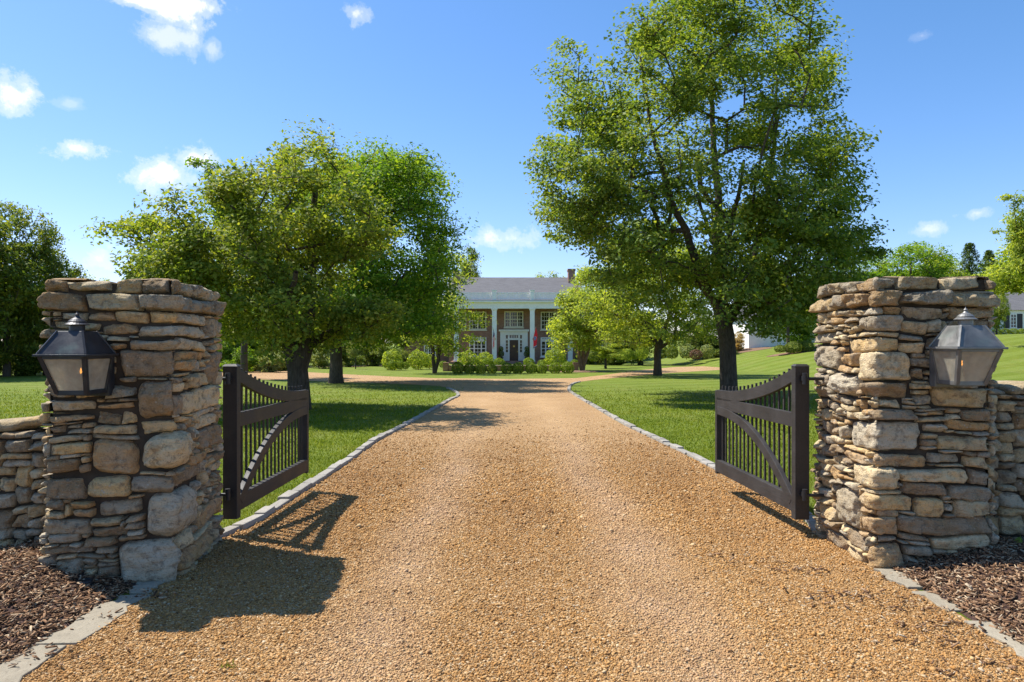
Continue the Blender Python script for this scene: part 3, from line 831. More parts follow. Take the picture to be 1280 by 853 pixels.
def wall_(x0, x1, y0, y1, h, seed, label, bumps):
    rng = random.Random(seed)
    root = empty('stone_wall', ((x0+x1)/2, y0, 0), label, 'stone wall', 'low dry stone walls'); root['kind'] = 'thing'
    cx = (x0+x1)/2; per = Perimeter(x0-cx, x1-cx, 0, y1-y0)
    rects = pack(per.U, h, [], rng, hs=(.05,.06,.08,.1,.12,.14), ratio=(1.6, 3.6))
    v, f = stones(rects, per, rng, -.1, .02, h, depth=.17, seed=seed)
    link('stonework', mesh_np('stonework', v, f, [MAT['stone']]), root)
    # rough top: flat slabs laid across, stepping up beside the pillar
    VV = []; FF = []; base = 0; x = x0 - cx
    while x < x1 - cx - .1:
        l = rng.uniform(.2, .42); l = min(l, x1-cx-x)
        hgt = rng.uniform(.05, .1)
        tv, tf = tpl(10, 8, 3); w = (y1-y0)*rng.uniform(.9, 1.06)
        P = tv.copy()
        nn = np.array([mnoise.noise((p[0]*1.7+x*9, p[1]*1.7, p[2])) for p in P])
        ext = np.clip(1 - .16*np.abs(tv).prod(1) - .06*(np.sort(np.abs(tv), 1)[:, 1:].prod(1)), .7, 1)
        P = P * np.array([l/2-.006, w/2, hgt/2]) * ext[:, None] * (1 + .10*nn[:, None])
        zz = h - .1 + hgt/2 - .01 + bumps(x + l/2 + cx)
        P += np.array([x + l/2, (y1-y0)/2 + rng.uniform(-.02, .02), zz]); P[:, 2] += (P[:, 0]-x)*rng.uniform(-.12, .12)
        VV.append(P); FF.append(tf+base); base += len(P)
        b = bumps(x + l/2 + cx)
        if b > .05:   # extra course beneath a raised slab
            for yy in (0.02, (y1-y0)-.02):
                Q = tv * np.array([l/2-.008, .1, b/2+.01]) * ext[:, None]*(1+.1*nn[:, None]) + np.array([x+l/2, yy + (.08 if yy < .1 else -.08), h-.1+b/2-.01])
                VV.append(Q); FF.append(tf+base); base += len(Q)
        x += l
    link('coping', mesh_np('coping', np.concatenate(VV), np.concatenate(FF), [MAT['cap']]), root)
    MB().box(x0-cx+.06, x1-cx-.06, .06, y1-y0-.06, -.2, h-.12).build('core', MAT['core'], root)
wall_(-7.4, -3.0, 4.80, 5.25, 1.00, 21, 'low dry stone wall running off from the boulder pillar beside the mulch', lambda x: .11 if x > -3.22 else (.05 if x > -3.5 else .0))
wall_(3.27, 7.6, 4.98, 5.42, 1.26, 22, 'dry stone wall abutting the sunlit rubble pillar behind its lantern', lambda x: .05*max(0, math.sin(x*3.1)))

# ------------------------------------------------------------------ gates
def gate(hx, hy, ang, side, label):
    """leaf runs along local +Y from the hinge post; the drive lies on local -X*side"""
    root = empty('driveway_gate', (hx, hy, gzf(hx, hy)), label, 'gate', 'open gate leaves of the drive', ang)
    L = 1.78; s = -side       # drive side = s
    mt = MAT['gate']
    def bx(name, x0, x1, y0, y1, z0, z1, bev=.004, parent=root):
        return MB().box(min(x0,x1), max(x0,x1), y0, y1, z0, z1).build(name, mt, parent, bevel=bev)
    bx('hinge_post', -s*.07, s*.045, 0, .07, .14, 1.355)
    MB().prism([(-s*.075,-.005,1.355),(s*.05,-.005,1.355),(s*.05,.075,1.355),(-s*.075,.075,1.355)][::(1 if s>0 else -1)],
               [(-s*.055,.012,1.372),(s*.03,.012,1.372),(s*.03,.058,1.372),(-s*.055,.058,1.372)][::(1 if s>0 else -1)]).build('post_cap', mt, root)
    bx('end_stile', -s*.05, s*.04, L-.05, L, .17, 1.04)
    def ribbon(name, zf, h, x0, x1, y0, y1, n=22, bev=.004):
        m = MB(); xs = (min(x0,x1), max(x0,x1)); ring = []
        for i in range(n+1):
            y = y0 + (y1-y0)*i/n; z, hh = zf(i/n)
            ring.append([(xs[0],y,z-hh/2),(xs[1],y,z-hh/2),(xs[1],y,z+hh/2),(xs[0],y,z+hh/2)])
        vs = [p for r in ring for p in r]; fs = [(0,1,2,3), tuple(4*n+k for k in (3,2,1,0))]
        for i in range(n):
            for k in range(4): fs.append((4*i+k, 4*i+4+k, 4*i+4+(k+1)%4, 4*i+(k+1)%4))
        m.add(vs, fs); return m.build(name, mt, root, bevel=bev)
    top = lambda t: .995 + .285*(1-t)**2
    ribbon('top_rail', lambda t: (top(t), .105), .1, s*.0, s*.04, .07, L-.05)
    ribbon('middle_rail', lambda t: (.925 - .012*t, .115), .1, s*.0, s*.04, .07, L-.05, 2)
    ribbon('bottom_rail', lambda t: (.255, .125), .1, -s*.012, s*.04, .07, L-.05, 2)
    # arched brace, thick, standing proud to the drive; made along its own curve
    pts = []
    for i in range(23):
        t = i/22; pts.append((.085 + (L-.15)*t, .27 + .565*(1-(1-t)**2.35)))
    m = MB(); vs = []; n = len(pts)
    for i, (y, z) in enumerate(pts):
        a = pts[max(i-1,0)]; b = pts[min(i+1,n-1)]; d = Vector((b[0]-a[0], b[1]-a[1])).normalized(); nx_, nz_ = -d.y, d.x
        x0, x1 = sorted((s*.001, s*.043)); q = .043
        vs += [(x0,y-nx_*q,z-nz_*q),(x1,y-nx_*q,z-nz_*q),(x1,y+nx_*q,z+nz_*q),(x0,y+nx_*q,z+nz_*q)]
    fs = [(0,1,2,3), tuple(4*(n-1)+k for k in (3,2,1,0))]
    for i in range(n-1):
        for k in range(4): fs.append((4*i+k, 4*i+4+k, 4*i+4+(k+1)%4, 4*i+(k+1)%4))
    m.add(vs, fs); m.build('arched_brace', mt, root, bevel=.004)
    N = 18
    for i in range(N):
        y = .07 + (L-.12)*(i+.6)/N; t = (y-.07)/(L-.12)
        bx('picket', -s*.018, -s*.003, y-.011, y+.011, .21, top(t)+.052+.045, .003)
    for z in (.35, 1.26):
        h = MB(); h.tube([(-s*.005,-.055,z-.045),(-s*.005,-.055,z+.045)], [.02,.02], 12)
        h.box(-.012-s*.005, .012-s*.005, -.05, .0, z-.018, z+.018)
        hg = h.build('hinge', MAT['iron'], root, bevel=.002)
        MB().tube([(-s*.005,-.062,z),(-s*.005+ -s*.16,-.075,z)], [.013,.013], 8).build('hinge_pin', MAT['iron'], hg)
    return root
gate(-2.228, 5.42, math.radians(-1.5), -1, 'open dark gate leaf hinged on the boulder pillar, casting a barred shadow on gravel')
gate(2.285, 5.40, math.radians(3.6), 1, 'open grey-brown gate leaf hinged on the rubble pillar, its arched brace in sun')

# ------------------------------------------------------------------ lanterns
def lantern(x, y, zb, mir, label, metal):
    """square tapered wall lantern; local origin on the wall, front towards -Y"""
    root = empty('gas_lantern', (x, y, zb), label, 'wall lantern', 'gas lanterns on the gate pillars')
    w1, w0, d1, d0, H = .262, .175, .275, .185, .225     # eave and foot widths / depths, body height
    yb = -.045
    A = lambda t: (w0 + (w1-w0)*t)/2
    Dp = lambda t: d0 + (d1-d0)*t
    # four corner bars
    m = MB()
    cor = lambda t, i, j: Vector((i*A(t), yb - (Dp(t) if j else 0), H*t))
    for i in (-1, 1):
        for j in (0, 1):
            m.bar(cor(0,i,j), cor(1,i,j), .024, .024, (0,1,0))
    for t, hh in ((.02, .026), (.97, .022)):
        for a, b in (((-1,0),(1,0)),((1,0),(1,1)),((1,1),(-1,1)),((-1,1),(-1,0))):
            m.bar(cor(t,*a), cor(t,*b), .018, hh)
    m.build('frame', metal, root, bevel=.002)
    # panes
    for (a, b) in (((-1,1),(1,1)), ((1,0),(1,1)), ((-1,0),(-1,1))):
        p = [cor(.05,*a), cor(.05,*b), cor(.95,*b), cor(.95,*a)]
        c = (p[0]+p[2])/2; n = (p[1]-p[0]).cross(p[3]-p[0]).normalized(); n = n if n.y < 0 or abs(n.x) > .5 else -n
        MB().prism([q for q in p], [q + n*.003 for q in p]).build('pane', MAT['lglass'], root)
    # floor and burner
    MB().box(-A(0)-.004, A(0)+.004, yb-Dp(0)-.004, yb+.004, -.012, .006).build('base_plate', metal, root, bevel=.002)
    bcy = yb - d0*.55
    br = MB().lathe([(.022,.006),(.022,.02),(.008,.026),(.008,.095),(.013,.1),(.004,.112)], 12, (0,bcy,0)).build('burner', MAT['iron'], root)
    MB().lathe([(.001,.113),(.007,.124),(.005,.136),(.001,.152)], 10, (0,bcy,0)).build('flame', MAT['flame'], root, smooth=True)
    # eave, hipped roof, chimney
    e = .028; yc = yb - d1/2
    rect = lambda hx, hy, z: [(-hx, yc-hy, z), (hx, yc-hy, z), (hx, yc+hy, z), (-hx, yc+hy, z)]
    r = MB()
    r.prism(rect(w1/2+e, d1/2+e, H-.002), rect(w1/2+e, d1/2+e, H+.012))
    r.build('eave', metal, root, bevel=.003)
    r = MB(); r.prism(rect(w1/2+.012, d1/2+.012, H+.0125), rect(.076, .07, H+.150))
    rf = r.build('roof', metal, root, bevel=.004)
    for i in (-1,1):
        for j in (-1,1):
            hp = MB(); hp.bar((i*(w1/2+.012), yc+j*(d1/2+.012), H+.0135), (i*.076, yc+j*.07, H+.1505), .011, .008); hp.build('hip_seam', metal, rf)
    ch = MB(); ch.lathe([(.042, H+.150),(.042, H+.188)], 20, (0,yc,0)); ch.build('chimney', metal, root, bevel=.002)
    cp = MB(); cp.lathe([(.066,H+.186),(.068,H+.190),(.05,H+.203),(.046,H+.2045),(.05,H+.208),(.036,H+.222),(.018,H+.232),(.010,H+.242),(.010,H+.246),(.013,H+.252),(.004,H+.262),(.001,H+.272)], 22, (0,yc,0))
    cp.build('finial_cap', metal, root, smooth=False)
    # back box and bracket
    MB().box(-w1/2+.02, w1/2-.02, -.042, .02, -.03, H-.004).build('back_plate', metal, root, bevel=.003)
    return root
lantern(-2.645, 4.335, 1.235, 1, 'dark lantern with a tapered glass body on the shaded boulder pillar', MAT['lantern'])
lantern(2.935, 4.60, 1.275, -1, 'weathered lantern with sunlight painted into its metal and a small flame on the rubble pillar by the lawn', MAT['lantern_sunlit'])

# sunken spotlight in the mulch
g = gp(106, 741); zz = float(bedz(np.array(g.x), np.array(g.y), -1))
sp = empty('well_light', (g.x, g.y, zz), 'small round black spotlight sunk in the mulch before the boulder pillar', 'garden light')
MB().lathe([(.045,-.05),(.045,.022),(.040,.03),(.030,.03),(.029,.024)], 20).build('housing', MAT['iron'], sp)
MB().lathe([(.028,.020),(.028,.0235)], 20).build('lens', MAT['pane'], sp)

# ------------------------------------------------------------------ trees
def blob_points(blobs, n, rng, bias=.45, noise_f=.5, cut=-.18, seed=0.0):
    B = np.array(blobs, float); vol = B[:, 3]*B[:, 4]*B[:, 5]; pr = vol**.8; pr /= pr.sum()
    out = []
    while len(out) < n:
        k = rng.choice(len(B), p=pr); b = B[k]
        d = rng.normal(size=3); d /= np.linalg.norm(d)
        r = rng.random() ** bias
        p = b[:3] + d*r*b[3:6]
        if mnoise.noise((p[0]*noise_f + seed, p[1]*noise_f, p[2]*noise_f)) < cut: continue
        out.append(p)
    return np.array(out)

def grow(limbs, tips, rng, twig=.012, step=.45, expo=.45, maxr=.35, vbias=.55):
    """limbs: list of polylines [(x,y,z,r),...]; every tip joins the nearest branch. Returns (verts, faces)"""
    nodes = []; par = []; lr = []
    for L in limbs:
        prev = -1
        if nodes:
            d = np.linalg.norm(np.array(nodes) - np.array(L[0][:3]), axis=1); prev = int(d.argmin())
        for i in range(len(L)):
            if i == 0 and prev >= 0: last = prev; continue
            if i == 0: nodes.append(np.array(L[0][:3], float)); par.append(-1); lr.append(L[0][3]); last = 0; continue
            a = np.array(L[i-1][:3], float) if not (i == 1 and prev >= 0) else nodes[prev]; b = np.array(L[i][:3], float)
            k = max(1, int(np.linalg.norm(b-a)/step))
            ra = L[i-1][3]; rb = L[i][3]
            for q in range(1, k+1):
                t = q/k; p = a + (b-a)*t + (rng.normal(size=3)*.03 if q < k else 0)
                nodes.append(p); par.append(last); lr.append(ra+(rb-ra)*t); last = len(nodes)-1
    n0 = len(nodes)
    order = np.argsort(np.linalg.norm(tips - np.array(nodes).mean(0), axis=1))
    cap = len(nodes) + len(tips)*12; NA = np.zeros((cap, 3)); NA[:n0] = nodes; cnt = n0
    low = 1 if n0 > 3 else 0
    tipnodes = []
    for ti in order:
        t = tips[ti]; D = NA[:cnt] - t
        d = np.linalg.norm(D, axis=1) + vbias*np.maximum(0, D[:, 2]+.15)
        d[:min(3, n0)] += 1.0
        j = int(d.argmin()); a = NA[j].copy(); L = np.linalg.norm(t-a); k = max(1, min(8, int(L/step)))
        sag = np.array([0, 0, 1.0])*L*.10*(1 if rng.random() < .7 else -.5); last = j
        for q in range(1, k+1):
            s = q/k; p = a + (t-a)*s + sag*math.sin(math.pi*s) + (rng.normal(size=3)*.05*L/3 if q < k else 0)
            NA[cnt] = p; par.append(last); lr.append(0); last = cnt; cnt += 1
        tipnodes.append(last)
    w = np.zeros(cnt)
    for tnode in tipnodes: w[tnode] += 1
    for i in range(cnt-1, -1, -1):
        if par[i] >= 0 and par[i] < i: w[par[i]] += w[i]
    R = np.minimum(maxr, twig*np.maximum(w, 1)**expo)
    R = np.where(np.array(lr) > 0, np.maximum(np.array(lr), 0), R)
    m_v = []; m_f = []; base = 0
    for i in range(cnt):
        p = par[i]
        if p < 0: continue
        a, b = NA[p], NA[i]; ra, rb = R[p], R[i]
        if i >= n0 and lr[p] > 0: ra = min(ra, rb*1.5)
        ra = min(ra, rb*1.6) if i >= n0 else ra
        d = b-a; l = np.linalg.norm(d)
        if l < 1e-5: continue
        d = d/l; u = np.cross(d, [0,0,1.0] if abs(d[2]) < .9 else [1.0,0,0]); u /= np.linalg.norm(u); v = np.cross(d, u)
        ns = 12 if rb > .1 else (7 if rb > .04 else 4)
        th = np.arange(ns)*2*np.pi/ns; ring = np.cos(th)[:, None]*u + np.sin(th)[:, None]*v
        ov = .35*rb
        m_v.append(np.concatenate([a - d*min(ov, l*.3) + ring*ra, b + ring*rb]))
        f = np.stack([np.arange(ns), (np.arange(ns)+1) % ns, (np.arange(ns)+1) % ns + ns, np.arange(ns)+ns], -1)
        m_f.append(f + base); base += 2*ns
    tipw = [(NA[tn], NA[par[tn]]) for tn in tipnodes]
    return np.concatenate(m_v), np.concatenate(m_f), tipw

def leaves(tipw, K, sigma, size, rng, center, flat=.6, up=.55, aspect=.52, droop=0.0):
    n = len(tipw)*K
    T = np.repeat(np.array([t[0] for t in tipw]), K, 0); Q = np.repeat(np.array([t[1] for t in tipw]), K, 0)
    sg = np.repeat(sigma*np.exp(rng.normal(0, .25, len(tipw))), K)
    s = rng.random(n)[:, None]**.7
    G = rng.normal(size=(n, 3)); gl = np.linalg.norm(G, axis=1, keepdims=True); G *= np.minimum(1, 1.75/np.maximum(gl, 1e-3))
    P = Q + (T-Q)*s*1.1 + G*sg[:, None]*np.array([1, 1, flat])
    P[:, 2] -= droop*np.abs(rng.normal(size=n))
    out = P - np.array(center); out /= np.maximum(np.linalg.norm(out, axis=1, keepdims=True), 1e-3)
    N = np.array([0, 0, 1.0])*up + out*.35 + rng.normal(size=(n, 3))*.45
    N /= np.linalg.norm(N, axis=1, keepdims=True)
    A = rng.normal(size=(n, 3)); A -= (A*N).sum(1, keepdims=True)*N; A /= np.linalg.norm(A, axis=1, keepdims=True)
    Bv = np.cross(N, A); l = (size*np.exp(rng.normal(0, .22, n)))[:, None]; w = l*aspect
    V = np.zeros((n, 4, 3))
    V[:, 0] = P - A*l*.5; V[:, 2] = P + A*l*.5 - N*l*.10
    V[:, 1] = P + Bv*w*.5 - A*l*.06 + N*l*.07; V[:, 3] = P - Bv*w*.5 - A*l*.06 + N*l*.07
    return V.reshape(-1, 3), np.arange(4*n).reshape(n, 4)

def tree_meshes(name, limbs, blobs, ntips, K, sigma, size, seed, leaf, bark, cut=-.18, noise_f=.5, flat=.42, bias=.28, twig=.012, step=.45, aspect=.58, up=.75):
    rng = np.random.default_rng(seed)
    tips = blob_points(blobs, ntips, rng, bias, noise_f, cut, seed*1.7)
    v, f, tw = grow(limbs, tips, rng, twig, step)
    c = np.array(blobs)[:, :3].mean(0)
    tm = mesh_np('trunk', v, f, [bark], smooth=True)
    lv, lf = leaves(tw, K, sigma, size, rng, c, flat, up, aspect)
    return tm, mesh_np('crown', lv, lf, [leaf])

def photo_tree(px, Y, blobs_px, limbs_px, label, cat='tree', name='shade_tree', group=None, depth=.8, **kw):
    bx = (px-HX)/F*Y; bz = gzf(bx, Y); base = Vector((bx, Y, bz))
    xs = [b[0] for b in blobs_px]; cx = sum(xs)/len(xs); R = max(max(b[0]+b[2] for b in blobs_px)-cx, cx-min(b[0]-b[2] for b in blobs_px))
    blobs = []
    for i, b in enumerate(blobs_px):
        x, y, r = b[:3]
        e = math.sqrt(max(.05, 1-((x-cx)/R)**2)) * R/F*Y*depth
        dys = [b[3]] if len(b) > 3 else ([0] if r/F*Y > e*.75 else [-(e-r/F*Y*.8), e-r/F*Y*.8] + ([0] if e > 2.2*r/F*Y else []))
        for dy in dys:
            p = at(x, y, Y+dy) - base; rr = r/F*Y
            blobs.append((p.x, p.y, p.z, rr, rr, rr))
    limbs = []
    for L in limbs_px:
        Lw = []
        for q in L:
            x, y, r = q[:3]; dy = q[3] if len(q) > 3 else 0
            p = at(x, y, Y+dy) - base if y is not None else Vector((0, 0, -.15))
            Lw.append((p.x, p.y, p.z, r))
        limbs.append(Lw)
    tm, cm = tree_meshes(name, limbs, blobs, **kw)
    root = empty(name, base, label, cat, group)
    link('trunk', tm, root); link('crown', cm, root)
    return root

# tree behind the left gate: twin-stemmed ornamental pear
photo_tree(373, 17.0,
    [(386,214,42),(326,262,52),(440,282,50),(262,285,52),(208,298,34),(300,338,66),(392,335,72),(455,365,42),(350,395,52),(232,352,46),(432,405,36),(388,176,17),(352,200,24),(140,288,13),(165,280,15),(186,300,22),(282,395,36),(395,420,28),(470,330,30),(186,330,26),(236,328,36),(215,345,26),(386,160,10),(300,235,26),(200,348,30),(476,390,20)],
    [[(373,None,.36),(374,505,.30),(373,478,.27),(372,462,.25)],
     [(372,462,.21),(362,432,.19),(352,400,.17),(336,360,.12),(318,310,.08,-.8),(300,262,.04,-1.2)],
     [(372,462,.22),(383,430,.20),(386,390,.17),(390,330,.12,.5),(392,262,.085,.8),(394,205,.05,.6)],
     [(383,435,.12),(400,424,.11),(420,412,.09,-.6),(448,385,.05,-1.2)],
     [(345,385,.09),(310,372,.07,.8),(262,345,.05,1.2),(215,312,.03,1.0),(150,292,.016,.6)],
     [(386,400,.09),(372,350,.08,1.6),(355,290,.05,2.4)],
     [(362,440,.09),(360,395,.08,-1.6),(370,340,.05,-2.6)]],
    'twin-trunked yellow-green tree right behind the open gate by the boulder pillar', depth=.8,
    ntips=680, K=118, sigma=.25, size=.102, seed=31, leaf=MAT['leaf_pear'], bark=MAT['bark'], cut=-.12, noise_f=.75, step=.35, twig=.008)
# darker tree behind it
photo_tree(420, 31.0,
    [(478,240,44),(432,236,46),(522,262,34),(541,318,30),(498,325,58),(515,385,44),(420,325,60),(462,398,48),(538,368,24),(505,215,30),(470,212,30),(525,238,32),(548,275,26),(445,215,28),(378,250,45),(395,395,36),(545,292,18),(530,410,22)],
    [[(420,None,.42),(420,470,.32),(420,440,.27),(421,405,.25)], [(421,405,.2),(440,350,.15),(465,290,.09),(480,235,.04)], [(421,405,.19),(410,340,.15),(400,280,.08)], [(421,415,.15),(460,380,.11,-1.5),(505,345,.06,-2)]],
    'dense deep green tree standing behind the twin-trunked one, single thick trunk', depth=.8,
    ntips=700, K=100, sigma=.46, size=.15, seed=32, leaf=MAT['leaf_deep'], bark=MAT['bark'], cut=-.16, noise_f=.5)
# two-stemmed small tree on the island
photo_tree(543, 44.5,
    [(545,332,24),(573,325,16),(590,322,9),(562,368,32),(522,380,24),(582,400,22),(530,412,26),(505,418,15),(592,418,12),(560,428,20),(512,398,15),(603,408,9),(545,350,22),(494,412,10)],
    [[(543,None,.13),(542,440,.10),(534,410,.08),(530,380,.05)], [(543,None,.13),(549,440,.11),(550,400,.09),(552,350,.05)], [(549,430,.06),(565,405,.05),(582,395,.03)]],
    'slender two-stemmed tree with drooping lime foliage before the house corner', depth=.8, name='small_tree',
    ntips=190, K=60, sigma=.36, size=.17, seed=33, leaf=MAT['leaf_lime'], bark=MAT['bark'], cut=-.12, noise_f=.55)
# big tree behind the right gate
photo_tree(912, 22.0,
    [(856,62,66),(955,55,60),(797,112,46),(712,92,26),(724,140,40),(716,168,32),(732,228,48),(712,280,34),(850,178,92),(975,148,72),(1005,238,72),(900,275,100),(1038,292,46),(800,318,62),(985,335,72),(1062,345,34),(880,362,56),(935,18,52),(1000,85,42),(870,8,52),(810,50,26),(1030,180,40),(1052,240,30),(700,230,22),(760,185,50),(960,385,40),(1030,372,30),(765,290,48),(1080,318,16),(1012,35,14),(704,60,14),(740,60,14),(1075,365,20),(795,62,30),(765,100,20),(755,150,40),(690,165,16),(690,255,20),(690,300,18),(1010,365,42),(1055,325,40),(1075,345,24),(960,350,46),(1025,395,22),(1050,285,36),(920,330,60),(740,262,40),(690,200,24)],
    [[(912,None,.36),(911,485,.29),(910,455,.27),(908,420,.26),(905,405,.26)],
     [(905,405,.17),(885,365,.15),(862,305,.12,-.8),(835,235,.08,-1.5),(812,150,.05,-1.6),(800,70,.03,-1.2)],
     [(905,405,.19),(903,350,.17),(898,260,.13,.6),(890,150,.09,1),(888,40,.04,1)],
     [(908,412,.18),(930,370,.15),(948,300,.12,.8),(965,200,.08,1.4),(972,100,.04,1.2)],
     [(930,372,.11),(975,335,.09,-1),(1025,295,.05,-1.6)],
     [(885,365,.10),(838,335,.08,1),(775,290,.05,1.6),(725,215,.03,1.4)],
     [(903,350,.10),(908,318,.09,-.8),(918,262,.07,-1.7),(930,200,.04,-2.4)], [(903,345,.1),(896,318,.09,.9),(882,275,.07,2.0),(862,220,.04,2.8)]],
    'tallest tree, spreading open crown and dark forked trunk behind the sunlit gate', depth=.8,
    ntips=1200, K=114, sigma=.33, size=.122, seed=34, leaf=MAT['leaf_maple'], bark=MAT['bark'], cut=-.03, noise_f=.6, step=.4, twig=.008)
# small maple on the right lawn, shadow on the drive edge
photo_tree(822, 40.5,
    [(800,348,34),(848,360,40),(768,368,28),(828,392,42),(780,400,28),(872,395,30),(740,386,24),(852,325,26),(812,418,20),(762,412,18),(885,410,16),(720,375,12)],
    [[(822,None,.30),(822,455,.22),(823,435,.20)], [(823,435,.14),(806,405,.10),(790,370,.05)], [(823,435,.14),(835,400,.10),(848,355,.05)], [(823,432,.1),(858,415,.07,-1),(876,400,.03,-1)]],
    'small round-crowned tree with one dark trunk on the lawn beside the gravel turn', depth=.85, name='small_tree',
    ntips=330, K=90, sigma=.38, size=.16, seed=35, leaf=MAT['leaf_lime'], bark=MAT['bark'], cut=-.2, noise_f=.6)
# cinnamon-barked multi-stem tree near the house
photo_tree(728, 50.0,
    [(724,388,22),(745,362,24),(708,408,18),(758,400,22),(730,420,20),(714,374,14),(700,426,11),(735,340,12),(770,380,14),(695,408,9)],
    [[(724,None,.16),(724,445,.13),(716,410,.08),(712,380,.04)], [(729,None,.17),(729,440,.14),(731,400,.09),(738,360,.04)], [(734,None,.14),(735,440,.12),(748,405,.07),(760,390,.03)]],
    'multi-stemmed tree with cinnamon peeling trunks at the end of the boxwood row', depth=.85, name='small_tree',
    ntips=260, K=80, sigma=.36, size=.18, seed=36, leaf=MAT['leaf_lime'], bark=MAT['bark_pale'], cut=-.2, noise_f=.6)

# ---- kinds for the background (unit meshes, shared by copies)
def proto(kind, seed):
    r = random.Random(seed)
    if kind == 'broad':     # 10 m tall, foliage nearly to the ground
        bl = [(r.uniform(-1.9,1.9), r.uniform(-1.9,1.9), z, q, q, q*.9) for z, q in ((2.4,1.9),(3.2,2.2),(4.5,2.4),(5.5,2.3),(6.4,2.0),(7.4,1.7),(8.5,1.2),(3.6,2.0),(5.0,2.0),(2.0,1.7),(9.0,.7))]
        lm = [[(0,0,-.2,.3),(0,0,1.5,.24),(.1,0,4,.16),(0,.1,7,.07)]]
        return dict(limbs=lm, blobs=bl, ntips=320, K=58, sigma=.42, size=.22, cut=-.2, noise_f=.45, seed=seed)
    if kind == 'open':      # 10 m tall, airy, clear trunk
        bl = [(r.uniform(-2.3,2.3), r.uniform(-2,2), z, q, q, q*.8) for z, q in ((4.6,1.5),(5.4,1.7),(6.2,1.8),(7,1.6),(7.8,1.4),(8.6,1.1),(9.3,.7),(5.8,1.4),(6.8,1.3))]
        lm = [[(0,0,-.2,.26),(0,0,3,.2),(.1,0,5.5,.13),(0,.1,8,.05)]]
        return dict(limbs=lm, blobs=bl, ntips=230, K=70, sigma=.4, size=.2, cut=-.08, noise_f=.6, seed=seed)
    if kind == 'low':       # 10 m tall, airy, skirt of branches low on the trunk
        bl = [(r.uniform(-2,2), r.uniform(-2,2), z, q, q, q*.85) for z, q in ((2.6,1.5),(3.2,1.8),(4.2,1.9),(5.2,1.9),(6.2,1.7),(7.2,1.5),(8.2,1.2),(9.1,.8),(3.8,1.6),(5.6,1.6))]
        lm = [[(0,0,-.2,.26),(0,0,2,.2),(.1,0,5.5,.12),(0,.1,8,.05)]]
        return dict(limbs=lm, blobs=bl, ntips=260, K=62, sigma=.4, size=.2, cut=-.1, noise_f=.6, seed=seed)
    if kind == 'shrub':     # 2 m loose shrub
        bl = [(r.uniform(-.7,.7), r.uniform(-.7,.7), z, q, q, q*.8) for z, q in ((.5,.7),(.8,.7),(1.1,.65),(1.4,.5),(.5,.8),(.7,.6))]
        lm = [[(0,0,-.1,.05),(0,0,.6,.03),(.05,0,1.2,.015)]]
        return dict(limbs=lm, blobs=bl, ntips=150, K=55, sigma=.16, size=.11, cut=-.25, noise_f=1.2, seed=seed, twig=.006, step=.2)
BGMESH = {}
def bg_meshes(kind, leaf, seed):
    key = (kind, leaf, seed)
    if key not in BGMESH:
        kw = proto(kind, seed); BGMESH[key] = tree_meshes(kind, kw.pop('limbs'), kw.pop('blobs'), leaf=MAT[leaf], bark=MAT['bark'], **kw)
    return BGMESH[key]
def bg_tree(kind, leaf, seed, px, Y, top, wpx, label, name, cat='tree', group=None, H0=None, W0=None):
    x = (px-HX)/F*Y; z = gzf(x, Y); h = CAMZ - (top-HY)/F*Y - z
    tm, cm = bg_meshes(kind, leaf, seed)
    H0 = {'broad': 9.9, 'open': 10.0, 'low': 9.9, 'shrub': 1.9}[kind]; W0 = {'broad': 7.6, 'open': 6.6, 'low': 7.0, 'shrub': 2.6}[kind]
    sw = wpx/F*Y/W0; sh = h/H0
    root = empty(name, (x, Y, z), label, cat, group, rz=(px*7.3 + Y) % 6.28)
    root.scale = (sw, sw, sh)
    link('trunk' if kind != 'shrub' else 'stems', tm, root); link('crown' if kind != 'shrub' else 'foliage', cm, root)
    return root
G1 = 'trees behind the left wall'; G2 = 'trees beyond the lawns'
